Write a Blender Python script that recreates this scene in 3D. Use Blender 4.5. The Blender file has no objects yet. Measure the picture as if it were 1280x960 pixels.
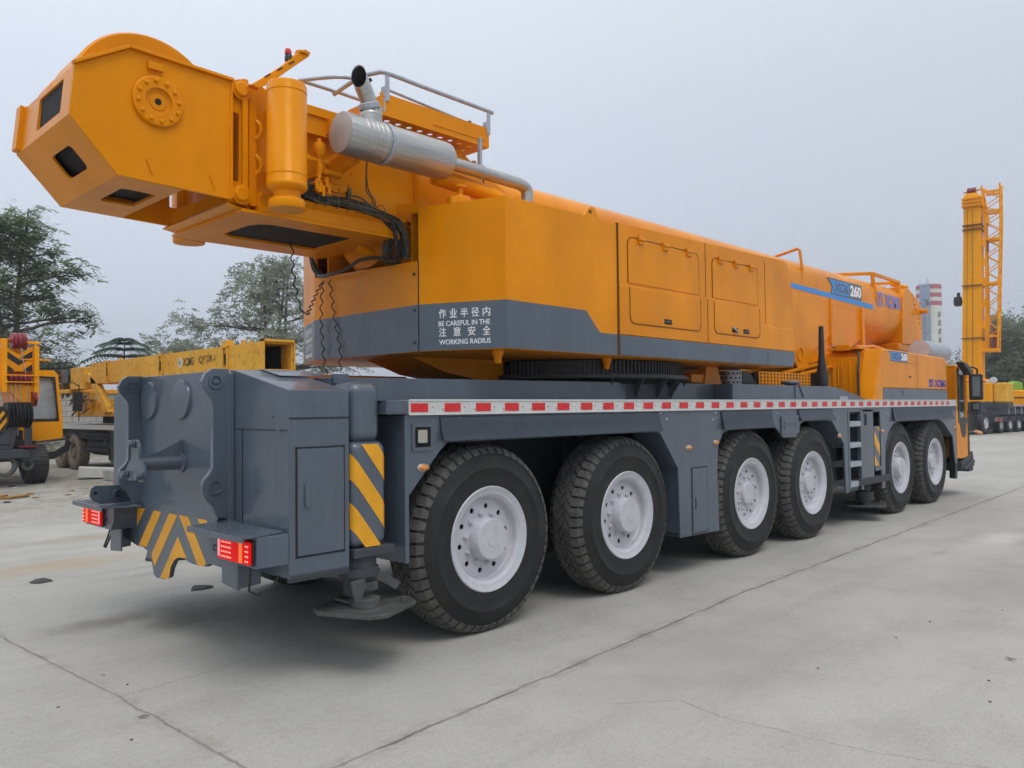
import bpy, bmesh, math, random
from mathutils import Vector, Matrix, noise
random.seed(7)
HAZE = True
R = math.radians
SC = bpy.context.scene
COL = SC.collection

# ------------------------------------------------------------------ materials
def srgb(r, g, b):
    f = lambda c: ((c/255+.055)/1.055)**2.4 if c/255 > .04045 else c/255/12.92
    return (f(r), f(g), f(b), 1)

class NT:
    def __init__(s, name):
        s.m = bpy.data.materials.new(name); s.m.use_nodes = True
        s.t = s.m.node_tree; s.b = s.t.nodes['Principled BSDF']
    def n(s, typ, **kw):
        o = s.t.nodes.new(typ)
        for k, v in kw.items():
            if k.startswith('_'): setattr(o, k[1:], v)
            else: o.inputs[k.replace('__', ' ')].default_value = v
        return o
    def l(s, a, b): s.t.links.new(a, b)
    def coord(s, scale=(1, 1, 1)):
        c = s.n('ShaderNodeTexCoord'); m = s.n('ShaderNodeMapping'); m.inputs['Scale'].default_value = scale
        s.l(c.outputs['Object'], m.inputs[0]); return m.outputs[0]
    def noise(s, vec, scale, detail=4, rough=.55):
        o = s.n('ShaderNodeTexNoise', Scale=scale, Detail=detail, Roughness=rough); s.l(vec, o.inputs['Vector']); return o.outputs[0]
    def ramp(s, fac, stops):
        o = s.n('ShaderNodeValToRGB'); e = o.color_ramp.elements
        while len(e) < len(stops): e.new(.5)
        for q, (p, c) in zip(e, stops):
            q.position = p; q.color = c if len(c) == 4 else (*c, 1)
        s.l(fac, o.inputs[0]); return o.outputs[0]
    def mix(s, fac, a, b, mode='MIX'):
        o = s.n('ShaderNodeMix', _data_type='RGBA', _blend_type=mode)
        for sock, v in ((o.inputs[0], fac), (o.inputs[6], a), (o.inputs[7], b)):
            if hasattr(v, 'is_output'): s.l(v, sock)
            else: sock.default_value = v
        return o.outputs[2]
    def math(s, op, a, b=0.0, c=0.0):
        o = s.n('ShaderNodeMath', _operation=op)
        for sock, v in zip(o.inputs, (a, b, c)):
            if hasattr(v, 'is_output'): s.l(v, sock)
            else: sock.default_value = v
        return o.outputs[0]
    def bump(s, h, strength=.2, dist=.01, normal=None):
        o = s.n('ShaderNodeBump', Strength=strength, Distance=dist); s.l(h, o.inputs['Height'])
        if normal: s.l(normal, o.inputs['Normal'])
        return o.outputs[0]

def paint(name, col, col2, rough=.32, coat=.5, wave=.5, metallic=0, streak=True, dirt=None, spec=.5, crough=.2, tint=None, dust=None):
    """sprayed machine paint: slow waviness of the sheet metal, vertical streaks painting in soft reflections, worn gloss"""
    t = NT(name); b = t.b
    v = t.coord(); vs = t.coord((2.0, 2.0, .30))
    n1 = t.noise(v, 1.1, 4); n2 = t.noise(vs, 1.6, 5, .6)
    f = t.ramp(n1, [(.35, (0, 0, 0)), (.68, (1, 1, 1))])
    c = t.mix(f, col, col2)
    if streak:
        f2 = t.ramp(n2, [(.42, (0, 0, 0)), (.75, (1, 1, 1))])
        dk = tuple(x*.72 for x in col[:3])+(1,)
        c = t.mix(t.math('MULTIPLY', f2, .50), c, dk)  # darker streaks paint soft reflections into the colour
    if dust:
        nd = t.noise(t.coord((26, 26, 1.6)), 1.2, 6, .7); c = t.mix(t.math('MULTIPLY', t.ramp(nd, [(.50, (0, 0, 0)), (.78, (1, 1, 1))]), .30), c, dust)
        ns = t.noise(t.coord((60, 60, 2)), 1.0, 3, .8); c = t.mix(t.ramp(ns, [(.71, (0, 0, 0)), (.76, (.35, .35, .35))]), c, (.30, .32, .34, 1))
    if dirt:
        n4 = t.noise(t.coord(), 6, 8, .7)
        c = t.mix(t.ramp(n4, [(.52, (0, 0, 0)), (.72, (.8, .8, .8))]), c, dirt)
    t.l(c, b.inputs['Base Color'])
    n3 = t.noise(v, 30, 4, .6)
    r = t.math('ADD', t.math('MULTIPLY', n3, .18), rough-.09)
    r = t.math('ADD', r, t.math('MULTIPLY', n2, .12))
    t.l(r, b.inputs['Roughness'])
    nw = t.noise(t.coord((1, 1, 1)), 2.3, 3, .5)
    b1 = t.bump(nw, wave*.35, .03)
    b2 = t.bump(t.noise(v, 180, 2), .08, .001, b1)
    t.l(b2, b.inputs['Normal'])
    b.inputs['Metallic'].default_value = metallic
    b.inputs['Coat Weight'].default_value = coat
    b.inputs['Coat Roughness'].default_value = crough; b.inputs['Specular IOR Level'].default_value = spec
    if tint: b.inputs['Specular Tint'].default_value = tint
    t.l(b1, b.inputs['Coat Normal'])
    return t.m

def plain(name, col, rough=.5, metallic=0, vary=.15, scale=12, bump=.1, emit=0, ecol=None, coat=0):
    t = NT(name); b = t.b
    v = t.coord(); n1 = t.noise(v, scale, 5, .6)
    lo = tuple(max(0, x*(1-vary)) for x in col[:3])+(1,); hi = tuple(min(1, x*(1+vary)) for x in col[:3])+(1,)
    t.l(t.ramp(n1, [(.3, lo), (.7, hi)]), b.inputs['Base Color'])
    t.l(t.math('ADD', t.math('MULTIPLY', n1, .2), rough-.1), b.inputs['Roughness'])
    b.inputs['Metallic'].default_value = metallic; b.inputs['Coat Weight'].default_value = coat
    if bump: t.l(t.bump(t.noise(v, scale*4, 4), bump, .004), b.inputs['Normal'])
    if emit:
        b.inputs['Emission Color'].default_value = ecol or col; b.inputs['Emission Strength'].default_value = emit
    return t.m

YEL = paint('yellow_paint', (.84, .292, .001, 1), (.66, .212, .001, 1), rough=.32, coat=.12, wave=1.5, spec=.45, crough=.05, tint=(1, .55, .08, 1))  # second tone paints gloss and shading variation into the yellow
YEL_OLD = paint('weathered_yellow_paint', (.80, .43, .05, 1), (.68, .34, .035, 1), rough=.5, coat=.0, wave=.4, spec=.3, tint=(1, .6, .15, 1), dirt=(.16, .09, .04, 1))
ORG = paint('orange_yellow_paint', (.92, .37, .006, 1), (.84, .32, .005, 1), rough=.4, coat=.0, wave=.3, spec=.4, tint=(1, .6, .1, 1))
GREY = paint('slate_grey_paint', (.082, .110, .148, 1), (.064, .082, .108, 1), rough=.36, coat=.5, wave=1.2, crough=.12, dust=(.17, .19, .215, 1))
GREY_D = paint('dusty_slate_paint', (.050, .058, .068, 1), (.034, .038, .044, 1), rough=.6, coat=0, wave=.3)
PURP = paint('dark_violet_grey_paint', (.055, .056, .085, 1), (.045, .045, .07, 1), rough=.5, coat=.1)
UNDER = plain('shade_black_underbody', (.012, .013, .015, 1), .65)  # black base paints in the shade under and inside the machines
STEEL = plain('dusty_dark_steel', (.10, .105, .10, 1), .55, .4, .35, 9)
SILVER = None
def brushed():
    t = NT('brushed_silver_sheet'); b = t.b
    v = t.coord((1, 26, 26)); n = t.noise(v, 3, 5, .65); n2 = t.noise(t.coord(), 4, 5)
    t.l(t.ramp(n, [(.3, (.36, .36, .35)), (.7, (.56, .56, .54))]), b.inputs['Base Color'])
    b.inputs['Metallic'].default_value = .85
    t.l(t.math('ADD', t.math('MULTIPLY', n2, .3), .22), b.inputs['Roughness'])
    t.l(t.bump(n, .12, .003), b.inputs['Normal']); return t.m
SILVER = brushed()
RAILM = plain('galvanised_tube', (.42, .45, .50, 1), .42, .5, .2, 14)
WHEELP = plain('pale_lilac_grey_wheel_paint', (.50, .50, .54, 1), .48, 0, .10, 9, .08, coat=.1)
RUBBER = plain('black_tyre_rubber', (.028, .028, .030, 1), .62, 0, .35, 6, .2)
def sidewall_mat():
    t = NT('scuffed_tyre_sidewall'); b = t.b
    v = t.coord(); n = t.noise(v, 3.5, 6, .65); n2 = t.noise(v, 14, 5, .7)
    c = t.mix(t.ramp(n, [(.42, (0, 0, 0)), (.72, (1, 1, 1))]), (.012, .012, .013, 1), (.028, .027, .025, 1))
    c = t.mix(t.ramp(n2, [(.6, (0, 0, 0)), (.8, (.6, .6, .6))]), c, (.055, .050, .043, 1))
    t.l(c, b.inputs['Base Color']); b.inputs['Roughness'].default_value = .58; b.inputs['Specular IOR Level'].default_value = .35
    t.l(t.bump(n2, .15, .004), b.inputs['Normal']); return t.m
SIDEW = sidewall_mat()
def tread_mat():
    t = NT('dusty_tread_rubber'); b = t.b
    v = t.coord(); n = t.noise(v, 9, 6, .7); n2 = t.noise(v, 60, 4, .7)
    c = t.ramp(n, [(.3, (.05, .049, .047)), (.55, (.095, .091, .084)), (.8, (.17, .16, .145))])
    t.l(c, b.inputs['Base Color']); b.inputs['Roughness'].default_value = .85
    t.l(t.bump(n2, .3, .004), b.inputs['Normal']); return t.m
TREADM = tread_mat()
WHITE = plain('white_rail_paint', (.56, .57, .55, 1), .45, 0, .10, 30)
REDM = plain('red_reflective_tape', (.62, .016, .020, 1), .3, 0, .12, 20, 0)
REDGLOW = plain('lit_red_tail_lens', (.70, .002, .004, 1), .45, 0, .1, 30, 0, emit=.32, ecol=(1, .004, .003, 1), coat=0)
REDGLOW.node_tree.nodes['Principled BSDF'].inputs['Specular IOR Level'].default_value = .15
REDLED = plain('lit_led_dot', (1, .6, .5, 1), .3, 0, 0, 9, 0, emit=.8, ecol=(1, .35, .25, 1))
ORGLED = plain('amber_lens_band', (.85, .20, .02, 1), .3, 0, 0, 9, 0, emit=.5, ecol=(1, .16, .02, 1))
AMBER = plain('amber_marker_lens', (.72, .24, .02, 1), .2, 0, .15, 40, 0, coat=.6)
CHROME = plain('marker_bezel', (.45, .42, .38, 1), .3, .7, .1)
YTAPE = plain('yellow_chevron_tape', (.78, .36, .008, 1), .38, 0, .10, 8, .04)
WTXT = plain('white_lettering', (.82, .85, .88, 1), .5, 0, .05)
BLUE = plain('blue_decal', (.035, .27, .72, 1), .4, 0, .08)
INDIGO = plain('indigo_lettering', (.055, .05, .36, 1), .45, 0, .08)
LAV = plain('sunfaded_violet_lettering', (.23, .22, .50, 1), .5, 0, .08)
BLACKP = plain('black_plastic', (.016, .017, .019, 1), .4)
CABLE = plain('black_cable_sheath', (.022, .024, .022, 1), .5, 0, .5, 20)
CABLE2 = plain('olive_dusty_cable', (.085, .085, .055, 1), .6, 0, .5, 20)
SEAM = plain('dark_panel_gap', (.10, .035, .006, 1), .7)
SEAMG = plain('dark_grey_gap', (.012, .014, .018, 1), .7)
HOLE = plain('dark_opening', (.006, .006, .007, 1), .8)  # near-black base paints the shade inside openings
GLASS = plain('tinted_cab_glass', (.04, .055, .06, 1), .08, 0, .1, 3, 0, coat=1)
LAMPW = plain('clear_lamp_glass', (.34, .34, .29, 1), .15, 0, .1, 8, 0, coat=1)

# ------------------------------------------------------------------ mesh builder
class MB:
    def __init__(s): s.bm = bmesh.new(); s.mi = 0
    def _f(s, vs):
        try: f = s.bm.faces.new(vs)
        except ValueError: return None
        f.material_index = s.mi; return f
    def box(s, x0, y0, z0, x1, y1, z1):
        if x0 > x1: x0, x1 = x1, x0
        if y0 > y1: y0, y1 = y1, y0
        if z0 > z1: z0, z1 = z1, z0
        v = [s.bm.verts.new((x, y, z)) for z in (z0, z1) for y in (y0, y1) for x in (x0, x1)]
        for q in ((0, 2, 3, 1), (4, 5, 7, 6), (0, 1, 5, 4), (2, 6, 7, 3), (0, 4, 6, 2), (1, 3, 7, 5)): s._f([v[i] for i in q])
        return s
    def obox(s, c, size, rot):
        """oriented box"""
        M = Matrix.Translation(c) @ rot.to_4x4(); h = [d/2 for d in size]
        v = [s.bm.verts.new(M @ Vector((x*h[0], y*h[1], z*h[2]))) for z in (-1, 1) for y in (-1, 1) for x in (-1, 1)]
        for q in ((0, 2, 3, 1), (4, 5, 7, 6), (0, 1, 5, 4), (2, 6, 7, 3), (0, 4, 6, 2), (1, 3, 7, 5)): s._f([v[i] for i in q])
        return s
    def bar(s, a, b, w, h=None):
        """square bar from a to b"""
        a, b = Vector(a), Vector(b); d = b-a; h = h or w
        q = d.to_track_quat('X', 'Z').to_matrix()
        return s.obox((a+b)/2, (d.length, w, h), q)
    def prism(s, pts, axis, a, b):
        f = {'x': lambda p, t: (t, p[0], p[1]), 'y': lambda p, t: (p[0], t, p[1]), 'z': lambda p, t: (p[0], p[1], t)}[axis]
        A = [s.bm.verts.new(f(p, a)) for p in pts]; B = [s.bm.verts.new(f(p, b)) for p in pts]
        s._f(A); s._f(B[::-1]); n = len(pts)
        for i in range(n): s._f([A[i], B[i], B[(i+1) % n], A[(i+1) % n]])
        return s
    def plate(s, poly, holes, o, u, v, thick):
        """plate with real openings; poly and holes in the (u,v) frame at o, thickened along u x v"""
        o, u, v = Vector(o), Vector(u).normalized(), Vector(v).normalized(); n = u.cross(v)
        for off, flip in ((0, 0), (thick, 1)):
            bm2 = bmesh.new(); es = []
            for lp in [poly]+list(holes):
                vs = [bm2.verts.new(o+u*p[0]+v*p[1]+n*off) for p in lp]
                es += [bm2.edges.new((vs[i], vs[(i+1) % len(vs)])) for i in range(len(vs))]
            bmesh.ops.triangle_fill(bm2, use_beauty=True, edges=es, normal=n)
            mp = {}
            for q in bm2.verts: mp[q] = s.bm.verts.new(q.co)
            for f in bm2.faces:
                g = s._f([mp[q] for q in f.verts])
            bm2.free()
        for lp in [poly]+list(holes):
            k = len(lp)
            A = [s.bm.verts.new(o+u*p[0]+v*p[1]) for p in lp]; B = [s.bm.verts.new(o+u*p[0]+v*p[1]+n*thick) for p in lp]
            for i in range(k): s._f([A[i], A[(i+1) % k], B[(i+1) % k], B[i]])
        return s
    def lathe(s, prof, o, axis, n=32, a0=0, a1=2*math.pi):
        """prof: list of (radius, offset along axis)"""
        o, ax = Vector(o), Vector(axis).normalized()
        u = ax.orthogonal().normalized(); w = ax.cross(u)
        full = abs(a1-a0-2*math.pi) < 1e-6; m = n if full else n+1
        rings = []
        for r, h in prof:
            if r < 1e-6: rings.append([s.bm.verts.new(o+ax*h)])
            else: rings.append([s.bm.verts.new(o+ax*h+(u*math.cos(a0+(a1-a0)*i/n)+w*math.sin(a0+(a1-a0)*i/n))*r) for i in range(m)])
        for A, B in zip(rings, rings[1:]):
            for i in range(n):
                j = (i+1) % m
                if len(A) == 1 and len(B) == 1: continue
                if len(A) == 1: s._f([A[0], B[j], B[i]])
                elif len(B) == 1: s._f([A[i], A[j], B[0]])
                else: s._f([A[i], A[j], B[j], B[i]])
        return s
    def cyl(s, a, b, r, n=20, r2=None):
        a, b = Vector(a), Vector(b); L = (b-a).length; r2 = r if r2 is None else r2
        return s.lathe([(0, 0), (r, 0), (r2, L), (0, L)], a, b-a, n)
    def tube(s, pts, r, n=8, caps=True):
        pts = [Vector(p) for p in pts]; rings = []; pu = None
        for i, p in enumerate(pts):
            d = (pts[min(i+1, len(pts)-1)]-pts[max(i-1, 0)])
            if d.length < 1e-9: d = Vector((0, 0, 1))
            d.normalize()
            u = (pu-d*pu.dot(d)) if pu else d.orthogonal()
            if u.length < 1e-6: u = d.orthogonal()
            u.normalize(); w = d.cross(u); pu = u
            rr = r[i] if isinstance(r, (list, tuple)) else r
            rings.append([s.bm.verts.new(p+(u*math.cos(2*math.pi*k/n)+w*math.sin(2*math.pi*k/n))*rr) for k in range(n)])
        for A, B in zip(rings, rings[1:]):
            for k in range(n): s._f([A[k], A[(k+1) % n], B[(k+1) % n], B[k]])
        if caps: s._f(rings[0][::-1]); s._f(rings[-1])
        return s
    def quad(s, *ps): s._f([s.bm.verts.new(p) for p in ps]); return s
    def grid(s, f, nu, nv):
        V = [[s.bm.verts.new(f(i/nu, j/nv)) for j in range(nv+1)] for i in range(nu+1)]
        for i in range(nu):
            for j in range(nv): s._f([V[i][j], V[i+1][j], V[i+1][j+1], V[i][j+1]])
        return s
    def mirror(s, y=1.5):
        """add the mirror image of everything so far about the plane y"""
        g = bmesh.ops.duplicate(s.bm, geom=list(s.bm.verts)+list(s.bm.edges)+list(s.bm.faces))['geom']
        for q in g:
            if isinstance(q, bmesh.types.BMVert): q.co.y = 2*y-q.co.y
        return s
    def flipy(s, y=1.5):
        for q in s.bm.verts: q.co.y = 2*y-q.co.y
        return s
    def build(s, name, mats, parent=None, bevel=0, seg=2, smooth=35, recalc=True):
        if recalc: bmesh.ops.recalc_face_normals(s.bm, faces=s.bm.faces[:])
        me = bpy.data.meshes.new(name); s.bm.to_mesh(me); s.bm.free()
        for m in (mats if isinstance(mats, (list, tuple)) else [mats]): me.materials.append(m)
        if smooth:
            me.polygons.foreach_set('use_smooth', [True]*len(me.polygons)); me.set_sharp_from_angle(angle=R(smooth))
        o = bpy.data.objects.new(name, me); COL.objects.link(o)
        if parent: o.parent = parent
        if bevel:
            b = o.modifiers.new('bevel', 'BEVEL'); b.width = bevel; b.segments = seg; b.limit_method = 'ANGLE'; b.angle_limit = R(38)
            b.harden_normals = True
        return o

def thing(name, label, cat, loc=(0, 0, 0), rz=0, group=None):
    o = bpy.data.objects.new(name, None); COL.objects.link(o); o.empty_display_size = .2
    o.location = loc; o.rotation_euler = (0, 0, rz); o['label'] = label; o['category'] = cat
    if group: o['group'] = group
    return o
def tag(o, label=None, cat=None, group=None, kind=None):
    for k, v in (('label', label), ('category', cat), ('group', group), ('kind', kind)):
        if v: o[k] = v
    return o
def kids(o): return [c for c in o.children]
def split(o):
    """separate pieces of one mesh become objects of their own, siblings with the same name"""
    bm = bmesh.new(); bm.from_mesh(o.data); bm.verts.ensure_lookup_table(); seen = set(); out = []
    for v in bm.verts:
        if v.index in seen: continue
        st = [v]; isl = set()
        while st:
            q = st.pop()
            if q.index in isl: continue
            isl.add(q.index); st += [e.other_vert(q) for e in q.link_edges]
        seen |= isl; out.append(isl)
    if len(out) < 2: bm.free(); return o
    nm = o.name.split('.')[0]; orig = o.data
    for k, isl in enumerate(out):
        b2 = bm.copy(); b2.verts.ensure_lookup_table()
        bmesh.ops.delete(b2, geom=[b2.verts[i] for i in range(len(b2.verts)) if i not in isl], context='VERTS')
        me = orig.copy(); me.name = nm; b2.to_mesh(me); b2.free()
        if k == 0: o.data = me
        else:
            c = o.copy(); c.data = me; c.name = nm; COL.objects.link(c)
    bm.free(); return o
def copy_tree(o, parent=None):
    c = o.copy(); COL.objects.link(c)
    if parent: c.parent = parent
    for ch in kids(o): copy_tree(ch, c)
    return c

def text(name, body, o, u, v, h, mat, parent, width=None, bold=.0, depth=.002, shear=0, off=.004):
    """lettering as a thin mesh lying on a surface: o = lower left corner, u = reading direction, v = up"""
    c = bpy.data.curves.new('lettering', 'FONT'); c.body = body; c.size = 1; c.offset = bold; c.extrude = .5; c.shear = shear
    c.resolution_u = 3
    t = bpy.data.objects.new('lettering', c); COL.objects.link(t)
    dg = bpy.context.evaluated_depsgraph_get(); me = bpy.data.meshes.new_from_object(t.evaluated_get(dg))
    bpy.data.objects.remove(t); bpy.data.curves.remove(c)
    xs = [q.co.x for q in me.vertices]; ys = [q.co.y for q in me.vertices]
    x0, x1, y0, y1 = min(xs), max(xs), min(ys), max(ys)
    sy = h/(y1-y0); sx = width/(x1-x0) if width else sy
    o, u, v = Vector(o), Vector(u).normalized(), Vector(v).normalized(); n = u.cross(v)
    for q in me.vertices:
        q.co = o+u*((q.co.x-x0)*sx)+v*((q.co.y-y0)*sy)+n*(off+(q.co.z+.5)*depth)
    me.materials.clear(); me.materials.append(mat); me.name = name
    ob = bpy.data.objects.new(name, me); COL.objects.link(ob); ob.parent = parent
    return ob

def circ(cx, cy, r, n=24, ry=None):
    ry = ry or r
    return [(cx+r*math.cos(2*math.pi*i/n), cy+ry*math.sin(2*math.pi*i/n)) for i in range(n)]
def rrect(x0, y0, x1, y1, r, n=5):
    out = []
    for cx, cy, a in ((x1-r, y0+r, -90), (x1-r, y1-r, 0), (x0+r, y1-r, 90), (x0+r, y0+r, 180)):
        for i in range(n+1):
            t = R(a+90*i/n); out.append((cx+r*math.cos(t), cy+r*math.sin(t)))
    return out
def clip(poly, a, b, c):
    """keep the side a*x+b*y+c >= 0 of a polygon"""
    out = []
    for i, p in enumerate(poly):
        q = poly[(i+1) % len(poly)]; dp = a*p[0]+b*p[1]+c; dq = a*q[0]+b*q[1]+c
        if dp >= 0: out.append(p)
        if dp*dq < 0:
            t = dp/(dp-dq); out.append((p[0]+(q[0]-p[0])*t, p[1]+(q[1]-p[1])*t))
    return out

# ------------------------------------------------------------------ tyres and wheels (local: axle along y, outer face at y=0, ground at z=0)
TR, TW = .69, .385
def tyre_mb(flat=.012):
    m = MB()
    pr = [(.345, .03), (.36, .012), (.40, .006), (.44, .000), (.50, .000), (.505, -.004), (.52, -.004), (.525, .001), (.58, .010), (.622, .026), (.627, .022), (.634, .024), (.640, .034), (.662, .052),
          (.657, .09), (.657, TW/2), (.657, TW-.09), (.662, TW-.052), (.64, TW-.034), (.58, TW-.01), (.50, TW), (.44, TW), (.40, TW-.006), (.345, TW-.03)]
    m.lathe(pr, (0, 0, 0), (0, 1, 0), 72)
    return m
def tread_mb():
    m = MB(); N = 50
    rows = [(.040, .105, 0, 0), (.108, .165, .5, .35), (.168, .217, 0, -.35), (.220, .277, .5, .35), (.280, .345, 0, 0)]
    for ri, (y0, y1, ph, sk) in enumerate(rows):
        for k in range(N):
            a = 2*math.pi*(k+ph)/N; da = 2*math.pi/N*.44; s = sk*2*math.pi/N
            sh = ri in (0, 4)
            def P(t, y, r):
                return m.bm.verts.new((r*math.cos(t), y, r*math.sin(t)))
            ym = (y0+y1)/2
            # hexagonal blocks like those of an all-terrain tyre
            base = [(a-da+s, y0), (a+da*.9+s, y0), (a+da*1.15, ym), (a+da-s, y1), (a-da*.9-s, y1), (a-da*.85, ym)]
            if sh: base = [(a-da, y0), (a+da, y0), (a+da*1.06, ym), (a+da, y1), (a-da, y1), (a-da*.94, ym)]
            def rad(y):
                e = min(y, TW-y); return TR if e > .10 else TR-.028*((.10-e)/.06)**1.6*.9
            lo = [P(t, y, rad(y)-.038) for t, y in base]
            cx = a; cy = ym
            hi = [P(cx+(t-cx)*.92, cy+(y-cy)*.93, rad(y)) for t, y in base]
            m._f(hi)
            for i in range(6): m._f([lo[i], lo[(i+1) % 6], hi[(i+1) % 6], hi[i]])
            if sh:   # lug running down the shoulder
                yy = .014 if ri == 0 else TW-.014; ye = y0 if ri == 0 else y1
                q = [P(a-da*.75, yy, .622), P(a+da*.75, yy, .622), P(a+da*.82, ye, rad(ye)-.004), P(a-da*.82, ye, rad(ye)-.004)]
                q2 = [P(a-da*.9, yy+(.02 if ri == 0 else -.02), .618), P(a+da*.9, yy+(.02 if ri == 0 else -.02), .618), P(a+da, ye, rad(ye)-.03), P(a-da, ye, rad(ye)-.03)]
                m._f(q)
                for i in range(4): m._f([q2[i], q2[(i+1) % 4], q[(i+1) % 4], q[i]])
    return m
def settle(m, cz):
    for v in m.bm.verts:
        v.co.z += cz
        if v.co.z < .001: v.co.z = .001
    return m
def rim_mb():
    m = MB()
    m.lathe([(.345, .045), (.362, .018), (.366, .008), (.360, .000), (.352, .002), (.335, .014), (.312, .018), (.304, .028), (.296, .032), (.290, .040), (.288, .075), (.278, .088), (.262, .090)], (0, 0, 0), (0, 1, 0), 64)
    return m
def disc_mb(kind):
    m = MB(); hr = .018
    # dished disc with ten hand holes
    holes = [circ(.222*math.cos(R(36*i+10)), .222*math.sin(R(36*i+10)), 0.0195, 12) for i in range(10)]
    m.plate(circ(0, 0, .270, 64), holes, (0, .086, 0), (1, 0, 0), (0, 0, 1), -.012)
    return m
def hub_mb(kind):
    m = MB()
    if kind == 'deep':
        m.lathe([(.155, .086), (.152, .078), (.146, .074), (.143, -.005), (.136, -.016), (.05, -.018), (.048, -.022), (.0, -.022)], (0, 0, 0), (0, 1, 0), 40)
    else:
        m.lathe([(.145, .086), (.140, .080), (.122, .078), (.116, .050), (.106, .042), (.0, .040)], (0, 0, 0), (0, 1, 0), 40)
    return m
def nuts_mb(kind):
    m = MB(); r = .176 if kind == 'deep' else .168
    for i in range(10):
        a = R(36*i+28); c = Vector((r*math.cos(a), .086, r*math.sin(a)))
        m.lathe([(.0175, 0), (.0175, -.012), (.013, -.022), (.008, -.022), (.007, -.036), (0, -.036)], c, (0, 1, 0), 8)
    return m
def make_wheel(kind, parent):
    """one wheel with its parts: name wheel > tread, rim, disc, hub, wheel_nuts"""
    w = settle(tyre_mb(), TR-.014).build('wheel', SIDEW, parent, smooth=40)
    cz = TR-.014
    settle(tread_mb(), cz).build('tread', TREADM, w, smooth=30)
    for nm, mb in (('rim', rim_mb()), ('wheel_disc', disc_mb(kind)), ('hub', hub_mb(kind)), ('wheel_nuts', nuts_mb(kind))):
        for v in mb.bm.verts: v.co.x *= 1.05; v.co.z = v.co.z*1.05+cz
        mb.build(nm, WHEELP, w, smooth=35)
    b = MB(); b.lathe([(0, .14), (.28, .14), (.33, .20), (.33, TW-.03)], (0, 0, cz), (0, 1, 0), 24); b.build('brake_drum', UNDER, w)
    return w
# ================================================================== THE BIG CRANE (x forward, y to its left, z up; right side is y = 0)
crane = thing('mobile_crane', 'huge freshly painted yellow and slate grey six-axle mobile crane standing in the foreground', 'crane')
W3 = 3.0
# --- wheels
AX = [.225, 2.02, 4.43, 6.08, 9.34, 11.07]
KIND = ['deep', 'deep', 'flat', 'flat', 'deep', 'flat']
wd = make_wheel('deep', crane); wf = make_wheel('flat', crane)
first = {'deep': wd, 'flat': wf}; used = set()
for i, (x, k) in enumerate(zip(AX, KIND)):
    for side in (0, 1):
        src = first[k]
        if k not in used: w = src; used.add(k)
        else: w = copy_tree(src, crane)
        w.location = (x, .015 if side == 0 else W3-.015, 0)
        w.rotation_euler = (0, 0, 0 if side == 0 else math.pi)
        w.scale = (1.062, 1.062, 1.062)
# --- chassis
m = MB()
m.box(-1.0, .78, .60, 12.0, 2.22, 1.66)  # made deeper to darken the ground and the gaps beneath
m.box(-1.05, .42, 1.50, 11.9, 2.58, 1.68)
for x in AX:
    m.cyl((x, .3, TR), (x, 2.7, TR), .10, 14); m.lathe([(0, -.26), (.16, -.24), (.27, -.1), (.27, .1), (.16, .24), (0, .26)], (x, 1.5, TR), (1, 0, 0), 20)
    for y in (.62, 2.38): m.box(x-.12, y-.1, .80, x+.12, y+.1, 1.5)
m.build('chassis_frame', UNDER, crane)
for x in (.65, 2.6, 4.85, 6.6, 9.75):
    for y in (.55, 2.45):
        m = MB(); m.lathe([(0, 0), (.12, .02), (.15, .06), (.15, .78), (.12, .82), (0, .84)], (x, y, .52), (1, 0, 0), 20); m.build('gap_filler', UNDER, crane)  # black cylinders added to darken the bright gaps between the wheels
m = MB()   # mud liners between wheel housings and frame
m.box(-.60, .45, .62, -.55, .76, 1.66); m.box(2.93, .035, .45, 3.62, .76, 1.6); m.box(7.15, .40, .6, 8.35, .76, 1.6)
m.mirror(); m.box(-.6, .03, 1.60, 12.1, 2.97, 1.64)
m.build('wheel_house_liner', UNDER, crane)

# --- deck edge with red and white tape
def rail(side):
    m = MB(); m.box(-.59, -.012, 1.687, 12.25, .05, 1.792)
    m.box(-.59, -.018, 1.782, 12.25, -.008, 1.796); m.box(-.59, -.018, 1.683, 12.25, -.008, 1.692)
    m.box(-.59, .05, 1.687, -.575, .5, 1.792)
    if side: m.flipy()
    r = m.build('deck_rail', WHITE, crane, bevel=.003)
    m = MB()
    for k in range(40):
        x = -.578+k*.314; m.box(x, -.0145, 1.706, x+.157, -.0125, 1.768)
    if side: m.flipy()
    m.build('red_tape', REDM, r, smooth=0)
    m = MB()
    for k in range(40):
        x = -.578+k*.314+.19; m.box(x, -.0140, 1.733, x+.012, -.0125, 1.742); m.box(x+.105, -.0140, 1.716, x+.113, -.0125, 1.730)
    if side: m.flipy()
    m.build('tape_mark', REDM, r, smooth=0)
rail(0); rail(1)
m = MB(); m.box(-.78, .0, 1.692, -.592, .55, 1.790); m.box(-.765, -.003, 1.705, -.61, 0, 1.778); m.mirror(); split(m.build('rail_end_plate', GREY, crane, bevel=.003))
m = MB(); m.box(-.78, .052, 1.775, 12.2, 2.948, 1.788); m.build('deck_plate', GREY, crane)

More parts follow.
